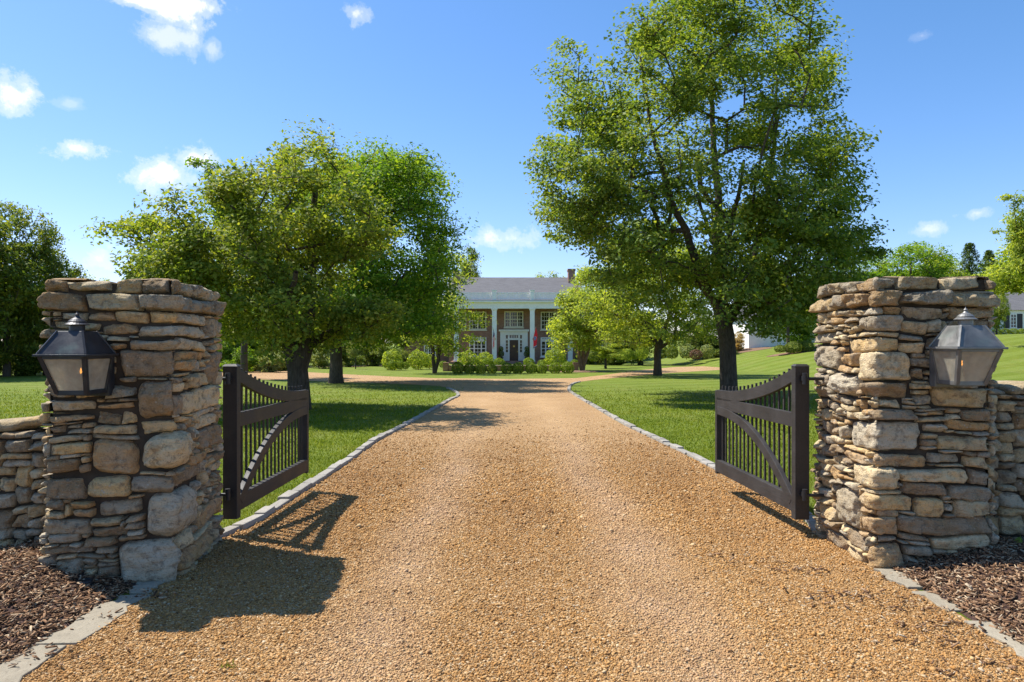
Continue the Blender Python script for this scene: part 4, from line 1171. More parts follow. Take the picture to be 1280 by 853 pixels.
T = [
 ('broad','leaf_dark',51, -60,36,215,170,'tall dark tree mostly outside the picture edge behind the low wall',G1),
 ('broad','leaf_dark',52, 8,39,232,120,'tallest dark tree at the edge of the wood behind the low wall',G1),
 ('broad','leaf_dark',53, 58,41,272,95,'dark tree with rounded top next to the tallest one behind the low wall',G1),
 ('broad','leaf_deep',51, 88,45,318,60,'lower green tree stepping down towards the boulder pillar lantern',G1),
 ('broad','leaf_dark',52, 30,46,300,110,'dark tree filling the gap behind the two tall ones',G1),
 ('broad','leaf_lime',53, 118,95,343,60,'distant pale treetop just showing above the boulder pillar',G2),
 ('broad','leaf_lime',51, 150,98,347,50,'faint distant treetop between the boulder pillar and the near crown',G2),
 ('open','leaf_deep',54, 305,36,196,120,'green tree whose rounded top shows left of the twin-trunked crown',G2),
 ('broad','leaf_deep',51, 250,52,330,130,'broad green tree in the shade beyond the left lawn',G2),
 ('broad','leaf_lime',52, 300,56,360,110,'bright green tree above the shrub border beyond the left lawn',G2),
 ('broad','leaf_dark',53, 420,70,330,110,'dark tree behind the thick single trunk',G2),
 ('broad','leaf_dark',51, 470,74,350,95,'dark tree filling the wood beside the house wing',G2),
 ('broad','leaf_dark',52, 370,66,345,120,'dark tree seen between the twin trunks',G2),
 ('broad','leaf_deep',53, 510,92,360,70,'green tree rising behind the left end of the house',G2),
 ('open','leaf_dark',55, 588,98,300,44,'thin dark pine-like treetop rising above the left end of the roof',G2),
 ('broad','leaf_lime',53, 688,112,337,66,'bright green rounded treetop showing over the ridge of the roof',G2),
 ('broad','leaf_deep',52, 765,92,330,80,'green tree behind the right end of the house by the chimney',G2),
 ('broad','leaf_dark',51, 800,70,385,100,'dark tree beyond the shrub border between house and small lawn tree',G2),
 ('broad','leaf_dark',53, 880,72,385,70,'dark low tree behind the big forked trunk',G2),
 ('broad','leaf_deep',51, 1005,62,320,110,'dark green tree on the bank close behind the rubble pillar',G2),
 ('open','leaf_deep',54, 985,58,350,60,'slim-trunked tree in front of the white building',G2),
 ('broad','leaf_deep',52, 1140,70,295,110,'green broadleaf tree showing above the middle of the rubble pillar',G2),
 ('broad','leaf_lime',51, 1105,84,318,60,'pale green tree between the tallest crown and the pillar top',G2),
 ('broad','leaf_lime',53, 1195,78,338,60,'low lime tree at the feet of the two conifers',G2),
 ('broad','leaf_deep',51, 1186,74,316,80,'rounded green tree in front of the conifers, above the pillar coping',G2),
 ('broad','leaf_deep',52, 1282,92,300,110,'tall green tree directly behind the roof of the white cottage',G2),
 ('broad','leaf_lime',53, 1246,66,350,26,'narrow lime tree standing before the near end of the far white cottage',G2),
 ('broad','leaf_deep',52, 1122,80,298,100,'green tree with a domed top beside the tallest crown, above the coping',G2),
 ('broad','leaf_dark',53, 1165,98,312,110,'darker tree in the row behind the coping near the conifers',G2),
 ('broad','leaf_deep',51, 1212,100,334,100,'green tree filling the row below the conifers',G2),
 ('broad','leaf_dark',51, 1085,90,322,90,'dark tree at the foot of the tallest crown behind the coping',G2),
 ('broad','leaf_dark',52, 1040,80,330,90,'dark tree in the row behind the rubble pillar',G2),
 ('open','leaf_lime',54, 1296,42,236,104,'airy lime green tree hanging over the far white cottage',G2),
 ('open','leaf_lime',55, 1322,46,250,150,'full lime green tree cut by the picture edge beside the cottage',G2),
 ('broad','leaf_deep',53, 1252,95,322,90,'green tree behind the white cottage',G2),
 ('broad','leaf_lime',52, 1172,88,315,80,'bright green tree next to the conifers above the coping',G2),
 ('broad','leaf_deep',51, 1060,74,318,100,'green tree seen between the tallest crown and the coping corner',G2),
 ('broad','leaf_dark',52, -190,38,200,180,'dark tree out past the boulder pillar wall, outside the picture',G1),
]
for (k, lf, sd, px, Y, top, w, lab, gr) in T:
    bg_tree(k, lf, sd, px, Y, top, w, lab, 'broadleaf_tree', group=gr)

def conifer(px, Y, top, wpx, label, seed):
    rng = np.random.default_rng(seed); x = (px-HX)/F*Y; z = gzf(x, Y); h = CAMZ-(top-HY)/F*Y - z; w = wpx/F*Y/2
    root = empty('conifer_tree', (x, Y, z), label, 'conifer', 'conifers beyond the rubble pillar')
    MB().tube([(0,0,-.2),(0,0,h*.5),(0,0,h)], [.2,.12,.02], 8).build('trunk', MAT['bark'], root)
    n = 6000; t = rng.random(n)**.8; tier = np.floor(t*13)/13; fr = t*13 - np.floor(t*13)
    lay = 1.5*w*(1-tier)**.8*(1.0 - .45*fr); r = lay*rng.random(n)**.6*(.75 + .35*np.sin(rng.uniform(0, 6.28)+tier*71)); a = rng.uniform(0, 2*np.pi, n) ; a = a + .35*np.sin(a*5+tier*40)
    P = np.stack([r*np.cos(a), r*np.sin(a), h*(.06+.94*t) - .25*r], -1)
    v, f = leaves([(p, p) for p in P], 1, .06, .26, rng, (0,0,h/2), .6, .4, .35)
    link('crown', mesh_np('crown', v, f, [MAT['leaf_needle']]), root)
conifer(1212, 82, 304, 74, 'taller dark conifer rising above the rubble pillar coping', 61)
conifer(1236, 84, 313, 66, 'shorter dark conifer beside the taller one above the coping', 62)

# small weed in the gravel and a leaf on the mulch
def tuft():
    p = gp(284, 836); root = empty('grass_tuft', p, 'tiny green weed sprouting from the gravel near the flagstone edging', 'weed')
    rng = random.Random(4); m = MB()
    for i in range(26):
        a = rng.uniform(0, 6.28); h = rng.uniform(.015, .04); l = rng.uniform(.01, .045); bx_, by_ = rng.uniform(-.03, .03), rng.uniform(-.015, .015); w = .0025
        m.add([(bx_-w*math.sin(a), by_+w*math.cos(a), 0), (bx_+w*math.sin(a), by_-w*math.cos(a), 0), (bx_+l*math.cos(a), by_+l*math.sin(a), h)], [(0, 1, 2)])
    m.build('leaves', MAT['blade'], root)
tuft()
def fallen(px, py, sgn):
    p = gp(px, py); z = float(bedz(np.array(p.x), np.array(p.y), sgn)) + .025
    m = MB(); n = 10; ring = [(.045*math.cos(2*math.pi*k/n), .022*math.sin(2*math.pi*k/n), .006*math.cos(4*math.pi*k/n)) for k in range(n)]
    m.prism(ring, [(x, y, q+.0015) for x, y, q in ring]); m.tube([(.044,0,0),(.075,.006,.004)], [.0015,.001], 5)
    o = m.build('fallen_leaf', MAT['leaf_lime'], None, (p.x, p.y, z)); o.rotation_euler = (.25, -.3, .7); tag(o, 'single yellow-green leaf lying on the mulch below the rubble pillar', 'leaf')
fallen(1273, 702, 1)

# ---- shrubs
def ball_mesh(name, seed, leaf, n=1500, size=.075, rough=.07, half=False, sq=1.0):
    rng = np.random.default_rng(seed); d = rng.normal(size=(n, 3)); d /= np.linalg.norm(d, axis=1, keepdims=True)
    d[:, 2] = np.where(d[:, 2] < -.93, -d[:, 2], d[:, 2])
    r = 1 - np.abs(rng.normal(0, rough, n)); nz = np.array([mnoise.noise((p[0]*2.3+seed, p[1]*2.3, p[2]*2.3)) for p in d])
    P = d*(r*(1+(.26 if leaf == 'leaf_lime' else .12)*nz))[:, None]; P[:, 2] = P[:, 2]*sq
    N = d + rng.normal(size=(n, 3))*.55; N /= np.linalg.norm(N, axis=1, keepdims=True)
    A = rng.normal(size=(n, 3)); A -= (A*N).sum(1, keepdims=True)*N; A /= np.linalg.norm(A, axis=1, keepdims=True); Bv = np.cross(N, A)
    l = (size*2.4*np.exp(rng.normal(0, .25, n)))[:, None]; V = np.zeros((n, 4, 3))
    V[:, 0] = P - A*l*.5; V[:, 2] = P + A*l*.5; V[:, 1] = P + Bv*l*.3; V[:, 3] = P - Bv*l*.3
    return mesh_np(name, V.reshape(-1, 3), np.arange(4*n).reshape(n, 4), [MAT[leaf]])
BALL = {k: [ball_mesh('foliage', s, lf, 1800, .07) for s in (1, 2, 3)] for k, lf in (('box','leaf_box'),('deep','leaf_dark'),('lime','leaf_lime'),('grey','leaf_grey'),('plum','leaf_plum'))}
STEM = MB().tube([(0,0,-1.05),(0,0,-.3)], [.06,.05], 6).mesh('stem', MAT['bark'])
def ball(px, base_py, rpx, kind, label, Y=None, name='boxwood_shrub', cat='shrub', group=None, sz=1.0, zoff=0.0):
    if Y is None: p = gp(px, base_py)
    else:
        x = (px-HX)/F*Y; p = Vector((x, Y, CAMZ-(base_py-HY)/F*Y))
    r = rpx/F*p.y
    root = empty(name, (p.x, p.y, p.z), label, cat, group, rz=(px*3.7) % 6.28)
    fo = link('foliage', BALL[kind][int(px) % 3], root, (0, 0, r*sz*.80)); fo.scale = (r, r, r*sz)
    st = link('stem', STEM, root, (0, 0, r*sz*.80)); st.scale = (r, r, r*sz)
    return root
ORD = ['first','second','third','fourth','fifth','sixth','seventh','eighth','ninth','tenth']
row = [(572,7.2),(586.5,6.4),(600.6,7.0),(615,6.0),(633.4,7.0),(647.5,7.0),(664,6.8),(676.8,6.8),(693.7,7.0),(709.6,7.4)]
for i, (px, r) in enumerate(row):
    ball(px, 467.0, r*1.1, 'box', f'{ORD[i]} clipped boxwood ball from the house-left end of the front row' if i < 5 else f'{ORD[9-i]} clipped boxwood ball counting from the cinnamon-trunked tree, front row',
         group='boxwood balls in front of the low brick wall')
row2 = [(609,458.5,7.2,'box','rounded boxwood ball behind the low wall, below the house-left window'),(624,458.5,7.2,'box','rounded boxwood ball just before the striped flag'),
        (661,458.5,7.2,'box','rounded boxwood ball just before the red flag'),(677,458,5.2,'box','small boxwood ball behind the wall between red flag and big shrub'),(718,457.5,5.2,'box','small boxwood ball behind the cinnamon-trunked tree'),
        (554,459.5,5.2,'box','small boxwood ball behind the two-stemmed tree')]
for px, py, r, k, lab in row2: ball(px, py, r, k, lab, Y=54, sz=.85, group='boxwood balls before the portico')
for px, py, r, k, lab, sz, Y in [
    (585,459.5,13,'lime','large lime hydrangea mound covering the house-left lower window',.9,58),(606,458.5,11,'lime','second lime mound joined to the large one before the portico column',.9,60),
    (694,459,13.5,'lime','large lime mound covering the foot of the right-hand columns',.95,56),(490,460.5,12.5,'lime','rounded lime shrub at the far end of the side lawn by the wing',1.0,52),
    (523,460,13,'lime','wide lime shrub before the wing window',.9,53),(537,459,10,'lime','lime shrub touching the wide one beside the two stems',.9,55),
    (491,461.8,6,'box','small dark ball in front of the rounded lime shrub',1,50),(500,461.2,5.6,'box','small dark ball between the two lime shrubs of the wing',1,50),(507,461,4.8,'box','smallest dark ball beside the wide lime shrub',1,50),
    (785,449.5,7.5,'box','olive boxwood ball by the gravel loop beyond the cinnamon trunks',1,60),(793,449,5.2,'box','smaller olive ball touching the boxwood ball beyond the loop',1,60),
    (775,449.5,6,'box','olive ball on the house side of the boxwood pair beyond the loop',.9,62),
    (803,448,8,'lime','tall clipped oval shrub beyond the small lawn tree',1.45,64),
    (858,447,9,'grey','silver-green shrub in the border behind the lawn',1.1,66),(870,448.5,8,'plum','purple-brown shrub in the border behind the lawn',.8,65),(884,447,9,'grey','silver-green shrub next to the big forked trunk',1.0,66),
    (840,447.5,8,'deep','dark border shrub right of the small lawn tree trunk',1,66),(826,447,9,'deep','dark border shrub behind the small lawn tree trunk',1,68),(758,450,9,'deep','dark shrub behind the cinnamon trunks',1,66),(742,451,8,'deep','dark shrub beside the corner of the house',1,66),
    (992,441,11,'deep','dark spreading shrub on the bank before the white building',.7,57),(975,440,7,'deep','small dark shrub at the edge of the bark bank',.7,57),(1008,440,9,'deep','dark shrub half hidden by the rubble pillar',.9,57)]:
    ball(px, py, r, k, lab, Y=Y, name='garden_shrub', sz=sz, group='garden shrubs')
# loose shrub border beyond the left lawn
SB = [(285,50,418,46,'leaf_grey','grey-green shrub at the pillar end of the border'),(318,49,408,52,'leaf_deep','tall green shrub in the border beyond the left lawn'),(348,50,420,44,'leaf_grey','grey-green shrub just left of the twin trunks'),
      (300,46,430,44,'leaf_deep','low dark shrub at the lawn edge'),(335,46,436,44,'leaf_grey','low dark shrub beside the pale drive branch'),(400,56,424,40,'leaf_grey','grey-green shrub between the twin trunks and the thick trunk'),
      (270,48,400,50,'leaf_deep','green shrub partly behind the gate pillar'),(435,62,425,40,'leaf_dark','dark shrub behind the young pale tree'),(465,64,420,44,'leaf_dark','dark shrub beside the house wing'),
      (380,60,415,44,'leaf_deep','dark shrub framed by the twin trunks'),(20,40,425,70,'leaf_dark','dark shrub below the tall trees behind the low wall'),(75,41,430,60,'leaf_dark','dark shrub at the wood edge close to the lantern'),(-30,40,425,70,'leaf_dark','dark shrub cut by the picture edge behind the low wall'),
      (120,42,425,60,'leaf_dark','dark shrub hidden behind the boulder pillar'),(245,46,410,60,'leaf_deep','green shrub hidden behind the boulder pillar edge'),(900,70,425,50,'leaf_dark','dark shrub right of the forked trunk'),(775,70,425,50,'leaf_dark','dark shrub filling the border beyond the loop'),(735,72,420,40,'leaf_dark','dark shrub against the right end of the house'),(500,70,432,40,'leaf_dark','dark shrub against the left wing')]
for i, (px, Y, top, w, lf, lab) in enumerate(SB):
    bg_tree('shrub', lf, 71 + i % 2, px, Y, top, w, lab, 'loose_shrub', 'shrub', 'loose border shrubs')
# young pale tree
bg_tree('open', 'leaf_grey', 56, 444.5, 55, 424, 18, 'small young pale tree alone on the lawn patch', 'young_tree')
bg_tree('open', 'leaf_lime', 56, 757, 56, 428, 46, 'low lime tree with thin stem between cinnamon trunks and loop', 'young_tree')
bg_tree('shrub', 'leaf_tan', 71, 925, 74, 411, 30, 'tan ornamental grass clump beside the white building', 'grass_clump', 'ornamental grass')
# mulch bank on the right
bk = [gp(*p) for p in ((972,442.5),(988,443.2),(1012,442.6),(1030,441.5),(1030,437),(1004,438),(982,439.4))]
def bank(poly, name, mat):
    n = 14; c = sum(poly, Vector())/len(poly); m = MB(); vs = []; k = len(poly)
    for q in (1.0, .66, .33):
        for p in poly:
            w = c.lerp(p, q); vs.append((w.x, w.y, gzf(w.x, w.y) + .02 + .10*(1-q)))
    vs.append((c.x, c.y, gzf(c.x, c.y)+.14)); fs = []
    for a in range(2):
        for i in range(k): fs.append((a*k+i, a*k+(i+1)%k, (a+1)*k+(i+1)%k, (a+1)*k+i))
    for i in range(k): fs.append((2*k+i, 2*k+(i+1)%k, 3*k))
    m.add(vs, fs); o = m.build(name, mat, smooth=True); tag(o, kind='structure')
MAT['straw'] = m_plain('pine_straw', (.19, .115, .07), .95, 0, .3, 5, .2)
bc = gp(992, 441.2); bank([Vector((bc.x + 2.3*math.cos(a), bc.y + 1.6*math.sin(a), 0)) for a in np.linspace(0, 2*math.pi, 12, endpoint=False)], 'mulch_bank', MAT['straw'])
bank([gp(*p) for p in ((900,441),(925,441.6),(950,438),(966,435.6),(950,435.4),(915,437.5))], 'mulch_bank', MAT['straw'])
cb = gp(728, 466.5)
bank([Vector((cb.x + 2.2*math.cos(a), cb.y+1.2*math.sin(a)+2, 0)) for a in np.linspace(0, 2*math.pi, 10, endpoint=False)], 'mulch_bank', MAT['straw'])

# ------------------------------------------------------------------ house
HY0 = 75.0          # plane of the portico columns
WY = 77.6           # plane of the brick front
def hx(px, Y=HY0): return (px-HX)/F*Y
def hz(py, Y=HY0): return CAMZ-(py-HY)/F*Y
G0 = -1.0
house = empty('brick_house', (hx(642), WY, G0), 'two storey brick house with white columned portico and grey roof', 'house')
ox, oy, oz = house.location
def hb(name, mat, boxes, parent=house, bevel=0.0):
    m = MB()
    for b in boxes: m.box(b[0]-ox, b[1]-ox, b[2]-oy, b[3]-oy, b[4]-oz, b[5]-oz)
    return m.build(name, mat, parent, bevel=bevel)
fl = hz(452)        # porch floor
ent0, ent1 = hz(386), hz(376.3)
xL, xR = hx(561, WY), hx(723, WY)
hb('wall', MAT['brick'], [(xL, xR, WY, WY+11, G0-.5, ent0+.2)])
hb('wing_wall', MAT['brick'], [(hx(503,WY), xL-.003, WY+1.5, WY+9, G0-.5, hz(405,WY))])
hb('wing_wall', MAT['brick'], [(xR+.003, hx(781,WY), WY+1.5, WY+9, G0-.5, hz(405,WY))])
def wing_roof(x0, x1):
    z = hz(405, WY)+.003; m = MB()
    m.prism([(x0-ox, WY+1.1-oy, z-oz), (x1-ox, WY+1.1-oy, z-oz), (x1-ox, WY+9.4-oy, z-oz), (x0-ox, WY+9.4-oy, z-oz)],
            [(x0-ox, WY+5-oy, z+2.4-oz), (x1-ox, WY+5-oy, z+2.4-oz), (x1-ox, WY+5.4-oy, z+2.4-oz), (x0-ox, WY+5.4-oy, z+2.4-oz)])
    m.build('wing_roof', MAT['shingle'], house)
wing_roof(hx(501,WY), xL-.006); wing_roof(xR+.006, hx(783,WY))
# main roof, gable ends to the sides
RY = WY+5.5; rz = hz(347, RY); ez = ent1 + .1
m = MB(); e = .45
m.prism([(xL-e-ox, WY-.5-oy, ez-oz), (xL-e-ox, WY+11.5-oy, ez-oz), (xL-e-ox, RY-oy, rz-oz)], [(xR+e-ox, WY-.5-oy, ez-oz), (xR+e-ox, WY+11.5-oy, ez-oz), (xR+e-ox, RY-oy, rz-oz)])
roof = m.build('roof', MAT['shingle'], house)
cy = WY+4.0
hb('chimney', MAT['brick'], [(hx(710.5,cy), hx(718.8,cy), cy, cy+1.3, ent1, hz(337.5,cy)), (hx(709.8,cy), hx(719.5,cy), cy-.07, cy+1.37, hz(338.6,cy), hz(336.2,cy))], roof)
hb('chimney', MAT['brick'], [(hx(566,cy), hx(574,cy), cy, cy+1.3, ent1, hz(337.5,cy))], roof)
# portico
pL, pR = hx(563.5), hx(720.5)
hb('porch_floor', MAT['brick'], [(pL, pR, HY0-.7, WY-.003, G0-.3, fl)])
hb('step', MAT['brick'], [(hx(622), hx(662), HY0-.7-.35*(i+1), HY0-.7-.35*i-.002, G0-.3, fl-.14*(i+1)) for i in range(3)])
hb('entablature', MAT['white'], [(pL-.1, pR+.1, HY0-.32, HY0+.32, ent0, hz(379.3)), (pL-.1, pL+.5, HY0+.323, WY-.004, ent0, hz(379.3)), (pR-.5, pR+.1, HY0+.323, WY-.004, ent0, hz(379.3)), (pL-.25, pR+.25, HY0-.45, WY-.003, hz(379.3)+.003, hz(378)), (pL-.45, pR+.45, HY0-.65, WY-.003, hz(378)+.003, ent1)])
hb('porch_ceiling', MAT['cream'], [(pL+.5, pR-.5, HY0+.33, WY-.005, ent0+.1, ent0+.16)])
hb('portico_roof', MAT['shingle'], [(pL-.40, pR+.40, HY0-.60, WY-.51, ent1+.003, ent1+.06)])
cols = [570.5, 618, 665.3, 712.8]
for c in cols:
    x = hx(c); w = .25
    hb('column', MAT['white'], [(x-w, x+w, HY0-w, HY0+w, fl+.16, ent0-.22), (x-w-.07, x+w+.07, HY0-w-.07, HY0+w+.07, fl, fl+.157), (x-w-.04, x+w+.04, HY0-w-.04, HY0+w+.04, ent0-.217, ent0-.12), (x-w-.09, x+w+.09, HY0-w-.09, HY0+w+.09, ent0-.117, ent0-.002)], bevel=.01)
# balustrade above
bz0, bz1 = ent1+.065, hz(366)
for a, b in zip(cols, cols[1:]):
    x0, x1 = hx(a)+.28, hx(b)-.28
    bs = [(x0, x1, HY0-.26, HY0-.14, bz1-.1, bz1), (x0, x1, HY0-.25, HY0-.15, bz0+.08, bz0+.16)]
    n = 26; bs += [(x0+(x1-x0)*(i+.5)/n-.052, x0+(x1-x0)*(i+.5)/n+.052, HY0-.235, HY0-.165, bz0+.162, bz1-.102) for i in range(n)]
    hb('balustrade', MAT['white'], bs)
for c in cols:
    x = hx(c); hb('balustrade_post', MAT['white'], [(x-.24, x+.24, HY0-.44, HY0+.04, bz0, hz(364)), (x-.3, x+.3, HY0-.5, HY0+.1, hz(364)+.003, hz(363))])
# windows: frame with muntins, pane behind
def window(x0p, x1p, y0p, y1p, cols_, rows, lights=(1,), mat='cream', Y=WY, sill=True):
    x0, x1, z1, z0 = hx(x0p,Y), hx(x1p,Y), hz(y0p,Y), hz(y1p,Y); f = .13; bs = []
    bs += [(x0, x1, Y-.10, Y+.02, z0, z0+f), (x0, x1, Y-.10, Y+.02, z1-f, z1), (x0, x0+f, Y-.10, Y+.02, z0+f+.002, z1-f-.002), (x1-f, x1, Y-.10, Y+.02, z0+f+.002, z1-f-.002)]
    tot = sum(lights); xa = x0+f; wl = (x1-x0-2*f)
    acc = 0; nl = len(lights)
    for i, l in enumerate(lights):
        a = xa + wl*acc/tot; acc += l; b = xa + wl*acc/tot
        if i < nl-1: bs.append((b-.07, b+.07, Y-.085, Y+.01, z0+f+.002, z1-f-.002))
        n = cols_[i]
        for k in range(1, n): xx = a+(b-a)*k/n; bs.append((xx-.022, xx+.022, Y-.06, Y-.03, z0+f+.002, z1-f-.002))
    for k in range(1, rows):
        zz = z0+f+(z1-z0-2*f)*k/rows; q = .045 if (rows % 2 == 0 and k == rows//2) else .022
        bs.append((x0+f+.002, x1-f-.002, Y-.065, Y-.025, zz-q, zz+q))
    w = hb('window', MAT[mat], bs)
    hb('pane', MAT['pane'], [(x0+f*.5, x1-f*.5, Y-.022, Y-.006, z0+f*.5, z1-f*.5)], w)
    if sill: hb('sill', MAT[mat], [(x0-.08, x1+.08, Y-.16, Y-.003, z0-.12, z0-.003)], w)
window(630.3, 654.2, 389.3, 409.5, (2,3,2), 4, (2,3,2))
for a, b in ((675.8, 697.2), (586.5, 608), (573, 583), (701, 711)):
    wide = b-a > 15
    window(a, b, 389.8, 412.5, (3,3) if wide else (2,), 4, (1,1) if wide else (1,))
for a, b in ((675.8, 697.2), (586.5, 608)):
    window(a, b, 422, 425.6, (6,), 1, (1,), 'white', sill=False)
    window(a, b, 425.8, 446, (1,2,1), 4, (1.1,2,1.1), 'white')
window(530, 545, 431.5, 446, (2,3), 3, (1,2), 'white', WY+1.5)
window(738, 753, 431.5, 446, (2,3), 3, (1,2), 'white', WY+1.5)
# entrance
D0 = hz(451, WY)
hb('door_surround', MAT['white'], [
    (hx(625.3,WY), hx(632.3,WY), WY-.14, WY+.02, fl+.002, hz(419,WY)), (hx(652.5,WY), hx(659.6,WY), WY-.14, WY+.02, fl+.002, hz(419,WY)),
    (hx(625.3,WY), hx(659.6,WY), WY-.14, WY+.02, hz(419,WY)+.003, hz(414.6,WY)), (hx(623.6,WY), hx(661.2,WY), WY-.38, WY-.003, hz(414.6,WY)+.003, hz(412.2,WY)),
    (hx(635,WY), hx(637,WY), WY-.12, WY+.02, fl+.002, hz(419,WY)-.003), (hx(647.9,WY), hx(649.9,WY), WY-.12, WY+.02, fl+.002, hz(419,WY)-.003),
    (hx(637,WY)+.003, hx(647.9,WY)-.003, WY-.11, WY+.02, hz(425.2,WY), hz(422.8,WY)),
    (hx(632.3,WY)+.003, hx(635,WY)-.003, WY-.08, WY+.02, fl+.002, hz(440.5,WY)), (hx(649.9,WY)+.003, hx(652.5,WY)-.003, WY-.08, WY+.02, fl+.002, hz(440.5,WY)),
    (hx(632.3,WY)+.003, hx(635,WY)-.003, WY-.08, WY+.02, hz(425.5,WY), hz(423.5,WY)), (hx(649.9,WY)+.003, hx(652.5,WY)-.003, WY-.08, WY+.02, hz(425.5,WY), hz(423.5,WY))])
for a, b in ((632.3, 635), (649.9, 652.5)):
    sl = hb('sidelight', MAT['white'], [(hx(a,WY)+.003, hx(b,WY)-.003, WY-.05, WY-.02, hz(440.5-3.75*k,WY)-.025, hz(440.5-3.75*k,WY)+.025) for k in (1,2,3)])
    hb('pane', MAT['pane'], [(hx(a,WY)+.004, hx(b,WY)-.004, WY-.018, WY-.004, hz(440.5,WY), hz(419.2,WY))], sl)
tr = hb('transom', MAT['white'], [(hx(637,WY)+ (hx(647.9,WY)-hx(637,WY))*k/5-.025, hx(637,WY)+(hx(647.9,WY)-hx(637,WY))*k/5+.025, WY-.05, WY-.02, hz(422.8,WY)+.003, hz(419.2,WY)) for k in range(1,5)])
hb('pane', MAT['pane'], [(hx(637,WY)+.004, hx(647.9,WY)-.004, WY-.018, WY-.004, hz(422.8,WY)+.003, hz(419.2,WY))], tr)
dx0, dx1 = hx(637,WY)+.004, hx(647.9,WY)-.004; dz0, dz1 = fl+.004, hz(425.2,WY)-.004
dbs = [(dx0, dx1, WY-.04, WY-.004, dz0, dz1)]
for i in range(2):
    for j, (q0, q1) in enumerate(((.06,.34),(.40,.68),(.74,.94))):
        xa = dx0+(dx1-dx0)*(.1+.43*i); xb = xa+(dx1-dx0)*.37
        dbs.append((xa, xb, WY-.055, WY-.041, dz0+(dz1-dz0)*q0, dz0+(dz1-dz0)*q1))
door = hb('door', MAT['door'], dbs)
hb('handle', MAT['brass'], [(dx1-.12, dx1-.07, WY-.11, WY-.057, dz0+.95, dz0+1.1)], door)
hb('wreath', MAT['brass'], [((dx0+dx1)/2-.09, (dx0+dx1)/2+.09, WY-.075, WY-.057, dz0+1.55, dz0+1.73)], door)
# cottage-like wing shutters are hidden by trees; topiaries by the door
for px, lab in ((626.2, 'potted dark topiary left of the front door under the striped flag'), (658.6, 'potted dark topiary right of the front door under the red flag')):
    Yp = WY-.9; x = hx(px, Yp)
    tp = empty('potted_topiary', (x, Yp, fl), lab, 'potted plant', 'topiaries at the front door')
    MB().lathe([(.2,.001),(.27,.42),(.3,.44),(.26,.44),(.24,.4)], 14).build('pot', MAT['terracotta'], tp)
    for r_, z_ in ((.36,.8),(.28,1.35)):
        fo = link('foliage', BALL['deep'][1], tp, (0,0,z_)); fo.scale = (r_, r_, r_*1.05)
    MB().tube([(0,0,.4),(0,0,1.3)], [.03,.025], 6).build('stem', MAT['bark'], tp)
# flags hanging from poles on the columns
def flag(colpx, mat, label, tilt):
    x = hx(colpx); zb = hz(430)
    p0 = Vector((x, HY0-.26, hz(424))); p1 = p0 + Vector((tilt*.25, -1.15, 1.3))
    root = empty('house_flag', p0, label, 'flag', 'flags on the portico columns')
    MB().tube([Vector((0,0,0)), p1-p0], [.022,.018], 8).build('pole', MAT['pole'], root)
    MB().box(-.05,.05,-.03,.06,-.08,.08).build('bracket', MAT['brass'], root)
    d = (p1-p0).normalized(); nU, nV = 26, 14; hoist = 1.15; fly = 1.85
    vs = []; uv = []
    for i in range(nU+1):
        for j in range(nV+1):
            a = i/nU; b = j/nV
            s = (p1-p0).length*.99 - hoist*(1-b)          # along the pole
            q = d*s; drop = fly*a*(1-.10*b)
            fold = math.sin(b*9+a*2.0)*.085*min(1, a*3) + (b-.5)*.34*min(1, a*3); fold2 = math.cos(b*11+a*2.0)*.07*min(1, a*3)
            squeeze = (b-.5)*hoist*.72*min(1, a*2.0)
            vs.append((q.x + fold + .02, q.y - d.y*squeeze + fold2*.5, q.z - drop + (-d.z*squeeze)*(.85)))
            uv.append((a, b))
    fs = [(i*(nV+1)+j, (i+1)*(nV+1)+j, (i+1)*(nV+1)+j+1, i*(nV+1)+j+1) for i in range(nU) for j in range(nV)]
    me = bpy.data.meshes.new('cloth'); me.from_pydata(vs, [], fs); me.materials.append(mat)
    ul = me.uv_layers.new(name='UVMap')
    for lp in me.loops: ul.data[lp.index].uv = uv[lp.vertex_index]
    me.polygons.foreach_set('use_smooth', [True]*len(me.polygons)); me.update()
    link('cloth', me, root)
flag(619.0, MAT['flag_stripes'], 'red and white striped flag hanging limp on a portico column', -1)
flag(666.3, MAT['flag_red'], 'red flag with a blue disc hanging limp on a portico column', 1)
# low brick wall before the shrubs
p = gp(640, 464.3); lw = empty('brick_garden_wall', (0, p.y, p.z), 'low brick retaining wall behind the row of boxwood balls', 'garden wall'); lw['kind'] = 'thing'
x0, x1 = (561-HX)/F*p.y, (716-HX)/F*p.y
MB().box(x0, x1, 0, .4, -.2, .36).build('wall', MAT['brick'], lw)
MB().box(x0-.03, x1+.03, -.03, .43, .362, .42).build('coping', MAT['brick'], lw)
for s_, xx in ((0, x0-.42), (1, x1+.03)):
    MB().box(xx, xx+.39, -.04, .44, -.2, .62).build('end_pier', MAT['brick'], lw)

